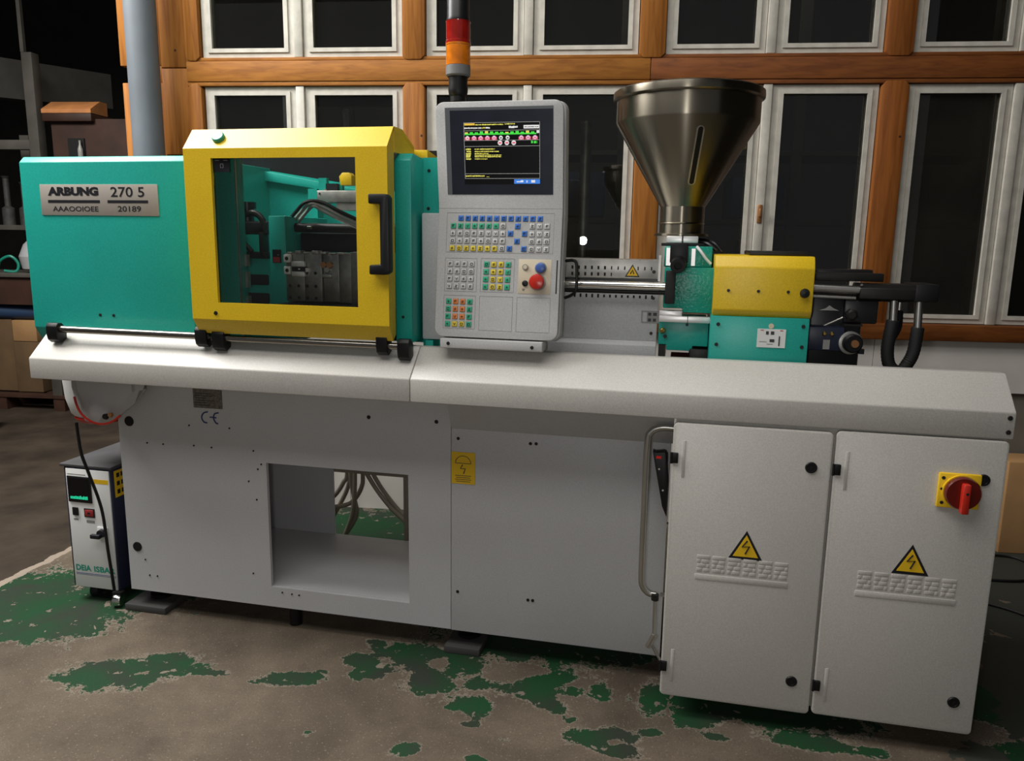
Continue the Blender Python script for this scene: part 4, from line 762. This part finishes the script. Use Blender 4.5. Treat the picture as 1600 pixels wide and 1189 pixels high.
# sight glass lying on the cone surface
phi = math.radians(12.0)
def cone_pt(z, off=0.0, lateral=0.0):
    r = 0.0775 + (z - 1.622) * (0.1565 / 0.264); n_ = Vector((math.sin(phi) * 0.86, -math.cos(phi) * 0.86, -0.51)).normalized()
    return Vector((hx + r * math.sin(phi), hy - r * math.cos(phi), z)) + n_ * off + Vector((math.cos(phi), math.sin(phi), 0)) * lateral
def slot(w, zt, zb, o0, o1, n=8):
    a, b_ = cone_pt(zb), cone_pt(zt); d = (b_ - a).normalized(); lat_ = Vector((math.cos(phi), math.sin(phi), 0)); nn = d.cross(lat_)
    if nn.y > 0: nn = -nn
    ring = [b_ + (lat_ * math.cos(PI * i / n) + d * math.sin(PI * i / n)) * w for i in range(n + 1)] + [a - (lat_ * math.cos(PI * i / n) + d * math.sin(PI * i / n)) * w for i in range(n + 1)]
    return [p + nn * o0 for p in ring], [p + nn * o1 for p in ring]
def slotmesh(w, zt, zb, o0, o1):
    m = MB(); A, B_ = slot(w, zt, zb, o0, o1); n = len(A)
    return m.add(A + B_, [list(range(n)), list(range(n, 2 * n))[::-1]] + [[i, (i + 1) % n, n + (i + 1) % n, n + i] for i in range(n)])
obj('sight_frame', slotmesh(0.0125, 1.845, 1.695, -0.004, 0.0025), 'galvanised', H)
obj('sight_glass', slotmesh(0.0075, 1.847, 1.694, 0.0, 0.0032), 'black_plastic', H)

# ================================================================== things around the machine
T = empty('temperature_controller', (-2.29, 2.72, 0.0), label='small dark blue temperature control unit on castors, left of the machine', cat='heater')
tf, tz0, tz1 = 2.525, 0.06, 0.575
obj('housing', MB().box(-2.405, -2.185, tf, 3.02, tz0, tz1, bev=0.004), 'machine_blue', T)
obj('top_plate', B(-2.420, -2.180, tf - 0.006, 3.03, tz1, tz1 + 0.012, bev=0.003), 'slate_top', T)
FPn = obj('control_face', B(-2.392, -2.192, tf - 0.006, tf, tz0 + 0.004, tz1 - 0.006, bev=0.001), 'white_plastic', T)
Yf = tf - 0.006
dp = MB().mat('black_plastic').box(-2.385, -2.275, Yf - 0.006, Yf, 0.430, 0.540, bev=0.003).mat('screen_black').box(-2.377, -2.283, Yf - 0.0066, Yf - 0.005, 0.438, 0.532).mat('led_green')
x = -2.372
while x < -2.29: dp.box(x, x + 0.005, Yf - 0.0072, Yf - 0.0064, 0.445, 0.455 + 0.004 * random.random()); x += 0.0075
obj('display', dp, None, T)
obj('black_button', B(-2.372, -2.345, Yf - 0.006, Yf, 0.373, 0.408, bev=0.003), 'black_plastic', T)
obj('red_button', MB().mat('black_plastic').box(-2.318, -2.270, Yf - 0.003, Yf, 0.370, 0.406).mat('red_box').box(-2.314, -2.274, Yf - 0.006, Yf, 0.374, 0.402, bev=0.003).mat('ink_black').box(-2.300, -2.288, Yf - 0.0065, Yf - 0.0055, 0.384, 0.392), None, T)
cap = MB().mat('line_grey').box(-2.372, -2.350, Yf - 0.0006, Yf, 0.352, 0.360).box(-2.312, -2.274, Yf - 0.0006, Yf, 0.345, 0.357).box(-2.385, -2.30, Yf - 0.0006, Yf, 0.545, 0.548).mat('sign_yellow').box(-2.272, -2.196, Yf - 0.0006, Yf, 0.515, 0.533); obj('captions', cap, None, T, kind='stuff')
ks = MB().mat('white_plastic').box(-2.262, -2.214, Yf - 0.006, Yf, 0.285, 0.335, bev=0.003).mat('ink_black').lathe([(0.018, 0.0), (0.016, 0.014)], (-2.238, Yf - 0.006, 0.310), 16, (0, -1, 0)).box(-2.275, -2.232, Yf - 0.034, Yf - 0.018, 0.292, 0.310, bev=0.004); obj('rotary_switch', ks, None, T)
lg = MB().mat('button_green').text('DEIA', -2.382, -2.310, 0.135, 0.160, Yf, bold=0.03).text('ISBAR', -2.296, -2.196, 0.135, 0.160, Yf, bold=0.03).mat('ink_blue').box(-2.384, -2.194, Yf - 0.0008, Yf, 0.123, 0.1245).box(-2.384, -2.194, Yf - 0.0008, Yf, 0.118, 0.119); obj('lettering', lg, None, T)
ys = MB().mat('sign_yellow').box(-2.1845, -2.1835, 2.54, 2.70, 0.455, 0.565).mat('ink_black')
for j in range(3):
    for i in range(6): ys.box(-2.1836, -2.1828, 2.552 + i * 0.024, 2.552 + i * 0.024 + 0.016, 0.468 + j * 0.034, 0.486 + j * 0.034)
obj('yellow_sticker', ys, None, T)
for x, y, m_ in ((-2.345, 2.575, 'black_rubber'), (-2.188, 2.512, 'chrome'), (-2.345, 2.95, 'black_rubber'), (-2.23, 2.95, 'black_rubber')):
    c = MB().mat(m_).lathe([(0.024, -0.016), (0.0265, -0.012), (0.0265, 0.012), (0.024, 0.016)], (x, y, 0.0268), 22, (1, 0.25, 0)); c.mat('dark_iron').box(x - 0.02, x + 0.02, y - 0.008, y + 0.02, 0.052, 0.062); obj('castor', c, None, T)
cord = MB().tube([(-2.265, 2.46, 0.78), (-2.255, 2.46, 0.66), (-2.24, 2.47, 0.58), (-2.215, 2.495, 0.42), (-2.202, 2.495, 0.25), (-2.195, 2.497, 0.15), (-2.192, 2.50, 0.075)], 0.006, 8)
obj('black_cord', cord, 'black_plastic', label='black cord hanging from the basin past the temperature control unit', cat='cord')
# basin lined with plastic under the left end of the sill
BA = empty('catch_basin', (-2.26, 2.62, 0.745), label='small white basin with red rim hanging under the left sill end', cat='basin')
obj('bowl', MB().mat('white_plastic').lathe([(0.05, 0.755), (0.085, 0.772), (0.112, 0.80), (0.128, 0.86), (0.136, 0.978), (0.130, 0.978)], (-2.262, 2.60, 0), 36), None, BA)
obj('red_rim', MB().lathe([(0.086, 0.7625), (0.094, 0.766), (0.106, 0.782), (0.103, 0.788), (0.09, 0.775)], (-2.255, 2.598, 0.0), 36, cap=False), 'red_plastic', BA)
bagm = MB(); _n = 28; _V = []; _rings = ((0.793, -2.135, 0.02), (0.806, -2.130, 0.05), (0.838, -2.115, 0.085), (0.88, -2.095, 0.122), (0.93, -2.085, 0.150), (0.977, -2.085, 0.155))
for k_, (z, c, w) in enumerate(_rings):
    for i in range(_n):
        t = 2 * PI * i / _n; wob = 1 + 0.07 * math.sin(5 * t + k_ * 1.3) + 0.05 * math.sin(9 * t - k_)
        _V.append((c + w * wob * math.cos(t), 2.435 + min(w, 0.06) * wob * 0.9 * math.sin(t), z))
bagm.add(_V, [[k_ * _n + i, k_ * _n + (i + 1) % _n, (k_ + 1) * _n + (i + 1) % _n, (k_ + 1) * _n + i] for k_ in range(5) for i in range(_n)] + [list(range(_n))[::-1]])
obj('liner_bag', bagm, 'clear_bag', BA)
obj('red_rim', MB().tube([(-2.195, 2.385, 0.90), (-2.182, 2.38, 0.868), (-2.160, 2.375, 0.838), (-2.120, 2.372, 0.814), (-2.075, 2.372, 0.806), (-2.030, 2.374, 0.818), (-1.998, 2.38, 0.842)], 0.0042, 8), 'red_plastic', BA)
obj('scrap', MB().mat('dark_iron').lathe([(0.012, 0), (0.010, 0.01)], (-2.055, 2.376, 0.835), 10, (0, -1, 0.3)).mat('copper').lathe([(0.010, 0), (0.008, 0.01)], (-2.035, 2.378, 0.842), 10, (0, -1, 0.3)), None, BA)
ss = MB().mat('black_plastic').prism([(-0.068, 0.842), (-0.060, 0.838), (-0.030, 0.842), (-0.024, 0.838), (-0.0145, 0.74), (-0.0145, 0.625), (-0.030, 0.66)], 2.415, 2.455, 'y', bev=0.003).mat('led_red').box(-0.056, -0.040, 2.412, 2.416, 0.820, 0.828).mat('bright_bar').lathe([(0.003, 0), (0.003, 0.002)], (-0.045, 2.415, 0.785), 8, (0, -1, 0)).lathe([(0.003, 0), (0.003, 0.002)], (-0.030, 2.415, 0.715), 8, (0, -1, 0)); ss.mat('black_plastic').box(-0.045, -0.02, 2.45, 2.497, 0.79, 0.82)
obj('socket_strip', ss, None, label='black socket strip with red switch, hung beside the left cabinet door', cat='socket')
for x0, x1, lab in ((-2.14, -1.955, 'dark rubber pad under the left machine foot by the castors'), (-0.79, -0.655, 'dark rubber pad under the middle machine foot')):
    p_ = empty('foot_pad', ((x0 + x1) / 2, 2.57, 0), lab, 'pad', 'rubber pads under the machine')
    obj('slab', B(x0, x1, 2.49, 2.66, 0.0, 0.028, bev=0.003), 'concrete_pad', p_)
    obj('foot', MB().lathe([(0.045, 0.028), (0.045, 0.04), (0.015, 0.045), (0.015, 0.088)], ((x0 + x1) / 2, 2.60, 0), 20), 'black_plastic', p_)
kf = MB().cyl((-1.42, 2.56, 0.0), (-1.42, 2.56, 0.12), 0.025); obj('foot_stub', kf, 'black_plastic', M)
obj('machine_foot', MB().lathe([(0.05, 0.0), (0.05, 0.02), (0.02, 0.03), (0.02, 0.12)], (0.80, 2.75, 0), 20), 'black_plastic', M)
obj('machine_foot', MB().lathe([(0.05, 0.0), (0.05, 0.02), (0.02, 0.03), (0.02, 0.12)], (0.10, 2.80, 0), 20), 'black_plastic', M)
# hoses seen through the recess of the base
HG = 'grey hoses behind the recess of the machine base'
hp = [[(-1.525, 3.30, 0.72), (-1.530, 3.30, 0.40), (-1.552, 3.30, 0.335), (-1.60, 3.30, 0.265), (-1.68, 3.30, 0.20)],
      [(-1.515, 3.33, 0.72), (-1.530, 3.33, 0.40), (-1.543, 3.33, 0.305), (-1.587, 3.33, 0.212), (-1.64, 3.33, 0.12)],
      [(-1.500, 3.28, 0.72), (-1.505, 3.28, 0.391), (-1.492, 3.28, 0.285), (-1.478, 3.28, 0.19), (-1.538, 3.30, 0.085), (-1.60, 3.32, 0.012)],
      [(-1.455, 3.31, 0.72), (-1.455, 3.31, 0.395), (-1.462, 3.31, 0.32), (-1.495, 3.31, 0.258), (-1.53, 3.31, 0.226), (-1.598, 3.31, 0.205), (-1.68, 3.31, 0.20)],
      [(-1.475, 3.27, 0.72), (-1.478, 3.27, 0.391), (-1.484, 3.27, 0.28), (-1.498, 3.275, 0.19), (-1.54, 3.29, 0.09), (-1.58, 3.30, 0.012)],
      [(-1.58, 3.30, 0.68), (-1.426, 3.29, 0.393), (-1.321, 3.28, 0.257), (-1.224, 3.27, 0.177), (-1.12, 3.26, 0.10)],
      [(-1.55, 3.31, 0.68), (-1.400, 3.30, 0.393), (-1.297, 3.29, 0.257), (-1.204, 3.28, 0.177), (-1.10, 3.27, 0.10)]]
hl = ['grey hose bending left at the upper left of the base recess', 'grey hose hanging left of the crossed pair in the recess', 'grey hose of the crossed pair running down to the floor', 'grey hose sweeping left below the crossing in the recess', 'thin grey hose lying in front at the crossing in the recess', 'left one of two grey hoses slanting down to the right in the recess', 'right one of two grey hoses slanting down to the right in the recess']
for p_, l_ in zip(hp, hl): obj('hose', MB().tube(p_, 0.0108, 10), 'hose_grey', label=l_, cat='hose', group=HG)
# ================================================================== left background of the hall
obj('grey_pipe', W().lathe([(0.076, 0.0), (0.076, 3.9)], (-2.283, 3.90, 0), 40), 'grey_pipe', label='thick grey vertical pipe at the left end of the window wall', cat='pipe')
obj('trim_3', W().add([(-4.9, 5.45, 2.52), (-4.9, 5.45, 2.83), (-4.42, 7.0, 2.93), (-4.42, 7.0, 2.63), (-5.02, 5.5, 2.52), (-5.02, 5.5, 2.83), (-4.54, 7.05, 2.93), (-4.54, 7.05, 2.63)], [(0, 1, 2, 3), (4, 7, 6, 5), (1, 5, 6, 2), (0, 3, 7, 4), (0, 4, 5, 1), (3, 2, 6, 7)]), 'concrete_beam', kind='structure')
obj('trim_4', W().box(-4.53, -4.44, 6.0, 6.09, 0.0, 2.90, bev=0.006).box(-4.53, -4.50, 6.0, 6.03, 2.90, 3.6), 'grey_wood', kind='structure')
obj('trim_5', W().box(-5.4, -4.535, 6.02, 6.08, 2.16, 2.235, bev=0.004), 'grey_wood', kind='structure')
CB = empty('wardrobe', WP(-4.05, 6.3, 0), label='dark brown wooden cabinet with orange top at the back left', cat='cabinet')
obj('carcass', W().box(-4.36, -3.66, 6.05, 6.6, 0.0, 2.40), 'dark_wood', CB)
obj('cornice', W().box(-4.40, -3.98, 6.0, 6.6, 2.375, 2.44, bev=0.01), 'dark_wood', CB); obj('top_board', W().prism([(6.0, 2.47), (6.13, 2.545), (6.22, 2.545), (6.22, 2.44), (6.0, 2.44)], -4.40, -3.98, 'x'), 'raw_wood', CB)
obj('niche', W().box(-4.22, -4.08, 6.035, 6.05, 1.95, 2.25), 'hole_black', CB)
obj('bottle', W().lathe([(0.018, 2.0), (0.02, 2.10), (0.02, 2.16), (0.008, 2.20), (0.008, 2.23)], (-4.10, 6.01, 0), 14), 'hose_clear', CB)
BE = empty('workbench', WP(-4.95, 6.2, 0), label='dark workbench with a pale front edge at far left', cat='bench')
obj('bench_top', W().box(-5.6, -4.60, 6.0, 6.6, 1.13, 1.165, bev=0.004), 'grey_wood', BE); obj('bench_front', W().box(-5.6, -4.62, 6.03, 6.6, 0.90, 1.128), 'dark_wood', BE)
obj('shelf_post', W().box(-4.80, -4.72, 6.25, 6.33, 1.165, 2.3), 'grey_wood', BE); obj('shelf_board', W().box(-5.6, -4.62, 6.2, 6.5, 1.52, 1.56), 'grey_wood', BE)
obj('clear_bag', W().lathe([(0.02, 1.17), (0.10, 1.20), (0.12, 1.30), (0.08, 1.40), (0.02, 1.46)], (-4.66, 6.12, 0), 14), 'clear_bag', label='crumpled clear plastic bag on the bench beside the teal cover', cat='bag')
obj('wire_coil', W().tube([(-5.0, 6.1, 1.17), (-4.95, 6.08, 1.26), (-4.87, 6.1, 1.30), (-4.82, 6.12, 1.24), (-4.83, 6.1, 1.175), (-4.9, 6.05, 1.18)], 0.012, 8), 'button_green', label='dark green coil of wire on the bench at far left', cat='wire')
for x_, h_, l_ in ((-5.0, 1.95, 'tall dark machine part on the far left shelf'), (-4.84, 1.9, 'dark narrow machine part on the far left shelf beside the post')):
    obj('machine_part', W().lathe([(0.05, 1.56), (0.05, 1.7), (0.025, 1.72), (0.025, h_), (0.04, h_ + 0.02)], (x_, 6.3, 0), 14), 'junk_dark', label=l_, cat='part')
tarp = W().tube([(-5.6, 6.15, 0.828), (-5.2, 6.12, 0.832), (-4.9, 6.13, 0.828), (-4.64, 6.15, 0.828)], 0.062, 12); obj('tarp_roll', tarp, 'blue_tarp', label='blue tarpaulin roll lying on cardboard boxes at far left', cat='tarp')
obj('cardboard_box', W().box(-5.6, -4.92, 6.1, 6.5, 0.14, 0.765, bev=0.006), 'dark_cardboard', label='dark cardboard box cut by the left picture edge', cat='box')
bx = empty('cardboard_box', WP(-4.8, 6.25, 0.14), 'tan cardboard box under the blue tarpaulin at far left', 'box'); obj('carton', W().box(-4.905, -4.67, 6.08, 6.5, 0.14, 0.58, bev=0.006), 'dark_cardboard', bx); obj('carton_top', W().box(-4.90, -4.68, 6.075, 6.49, 0.582, 0.762, bev=0.006), 'cardboard', bx)
PA = empty('pallet', WP(-4.95, 6.2, 0), label='dark wooden pallet under the cardboard boxes at far left', cat='pallet')
for k in range(5): obj('board', W().box(-5.7, -4.40, 5.98 + k * 0.14, 6.08 + k * 0.14, 0.11, 0.135), 'dark_wood', PA)
for x_ in (-5.6, -5.05, -4.52): obj('block', W().box(x_, x_ + 0.10, 5.99, 6.62, 0.0, 0.11), 'dark_wood', PA)
obj('yellow_scrap', MB().add([(-5.35, 4.72, 0.02), (-5.10, 4.75, 0.06), (-5.18, 4.86, 0.18), (-5.38, 4.9, 0.03), (-5.2, 4.8, 0.0)], [(0, 1, 2), (0, 2, 3), (1, 4, 2), (2, 4, 3), (0, 4, 1), (0, 3, 4)]), 'sign_yellow', label='small yellow scrap at the left picture edge', cat='scrap')
# ================================================================== right side
obj('cardboard_box', W().box(2.066, 2.55, 3.84, 4.02, 0.0, 0.47, bev=0.006), 'cardboard', label='tan cardboard box against the wall at the right picture edge', cat='box')
obj('floor_cable', MB().tube([(1.30, 3.95, 0.008), (1.55, 4.0, 0.008), (1.66, 3.98, 0.008), (1.69, 3.86, 0.008), (1.60, 3.72, 0.008), (1.45, 3.68, 0.008), (1.30, 3.70, 0.008)], 0.006, 6), 'black_plastic', label='black cable lying in a loop on the floor right of the machine', cat='cable')
obj('floor_cable', MB().tube([(1.20, 3.45, 0.008), (1.36, 3.40, 0.008), (1.48, 3.30, 0.008), (1.62, 3.10, 0.008)], 0.006, 6), 'black_plastic', label='nearly straight black cable on the floor below the cable loop', cat='cable')
# ================================================================== dim store room behind the windows
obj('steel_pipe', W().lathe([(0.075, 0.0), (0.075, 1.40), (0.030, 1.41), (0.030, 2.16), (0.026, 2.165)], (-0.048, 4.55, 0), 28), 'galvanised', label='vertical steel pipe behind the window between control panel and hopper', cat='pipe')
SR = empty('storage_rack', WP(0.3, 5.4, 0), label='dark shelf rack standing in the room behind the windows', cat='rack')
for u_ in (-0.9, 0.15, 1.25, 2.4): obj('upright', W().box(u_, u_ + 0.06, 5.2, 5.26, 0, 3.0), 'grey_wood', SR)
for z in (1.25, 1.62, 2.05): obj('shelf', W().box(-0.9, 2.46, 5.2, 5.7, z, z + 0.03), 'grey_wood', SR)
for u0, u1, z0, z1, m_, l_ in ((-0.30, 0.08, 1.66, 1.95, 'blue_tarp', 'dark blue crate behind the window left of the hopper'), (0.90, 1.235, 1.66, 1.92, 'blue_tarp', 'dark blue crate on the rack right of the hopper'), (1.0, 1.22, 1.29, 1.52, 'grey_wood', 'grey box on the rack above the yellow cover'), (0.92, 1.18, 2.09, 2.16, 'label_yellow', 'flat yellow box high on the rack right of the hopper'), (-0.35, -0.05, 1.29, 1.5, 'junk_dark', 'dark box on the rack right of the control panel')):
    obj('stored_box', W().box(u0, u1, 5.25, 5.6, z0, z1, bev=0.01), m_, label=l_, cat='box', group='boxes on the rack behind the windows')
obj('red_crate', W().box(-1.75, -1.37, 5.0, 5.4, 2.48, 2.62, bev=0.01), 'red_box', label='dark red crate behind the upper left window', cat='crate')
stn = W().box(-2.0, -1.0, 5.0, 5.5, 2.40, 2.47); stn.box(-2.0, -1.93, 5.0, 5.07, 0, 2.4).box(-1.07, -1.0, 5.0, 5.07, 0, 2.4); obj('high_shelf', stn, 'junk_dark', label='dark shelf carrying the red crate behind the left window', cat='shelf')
tr_ = W().tube([(-1.48, 4.7, 2.25), (-1.47, 4.7, 2.12), (-1.45, 4.7, 1.0), (-1.45, 4.7, 0.0)], 0.035, 8).tube([(-1.46, 4.7, 2.14), (-1.28, 4.7, 2.02), (-1.1, 4.7, 1.90)], 0.03, 8).tube([(-1.46, 4.7, 2.14), (-1.62, 4.7, 2.08), (-1.85, 4.7, 1.98)], 0.02, 8); obj('branched_stand', tr_, 'junk_dark', label='dark branched stand behind the lower left window', cat='stand')
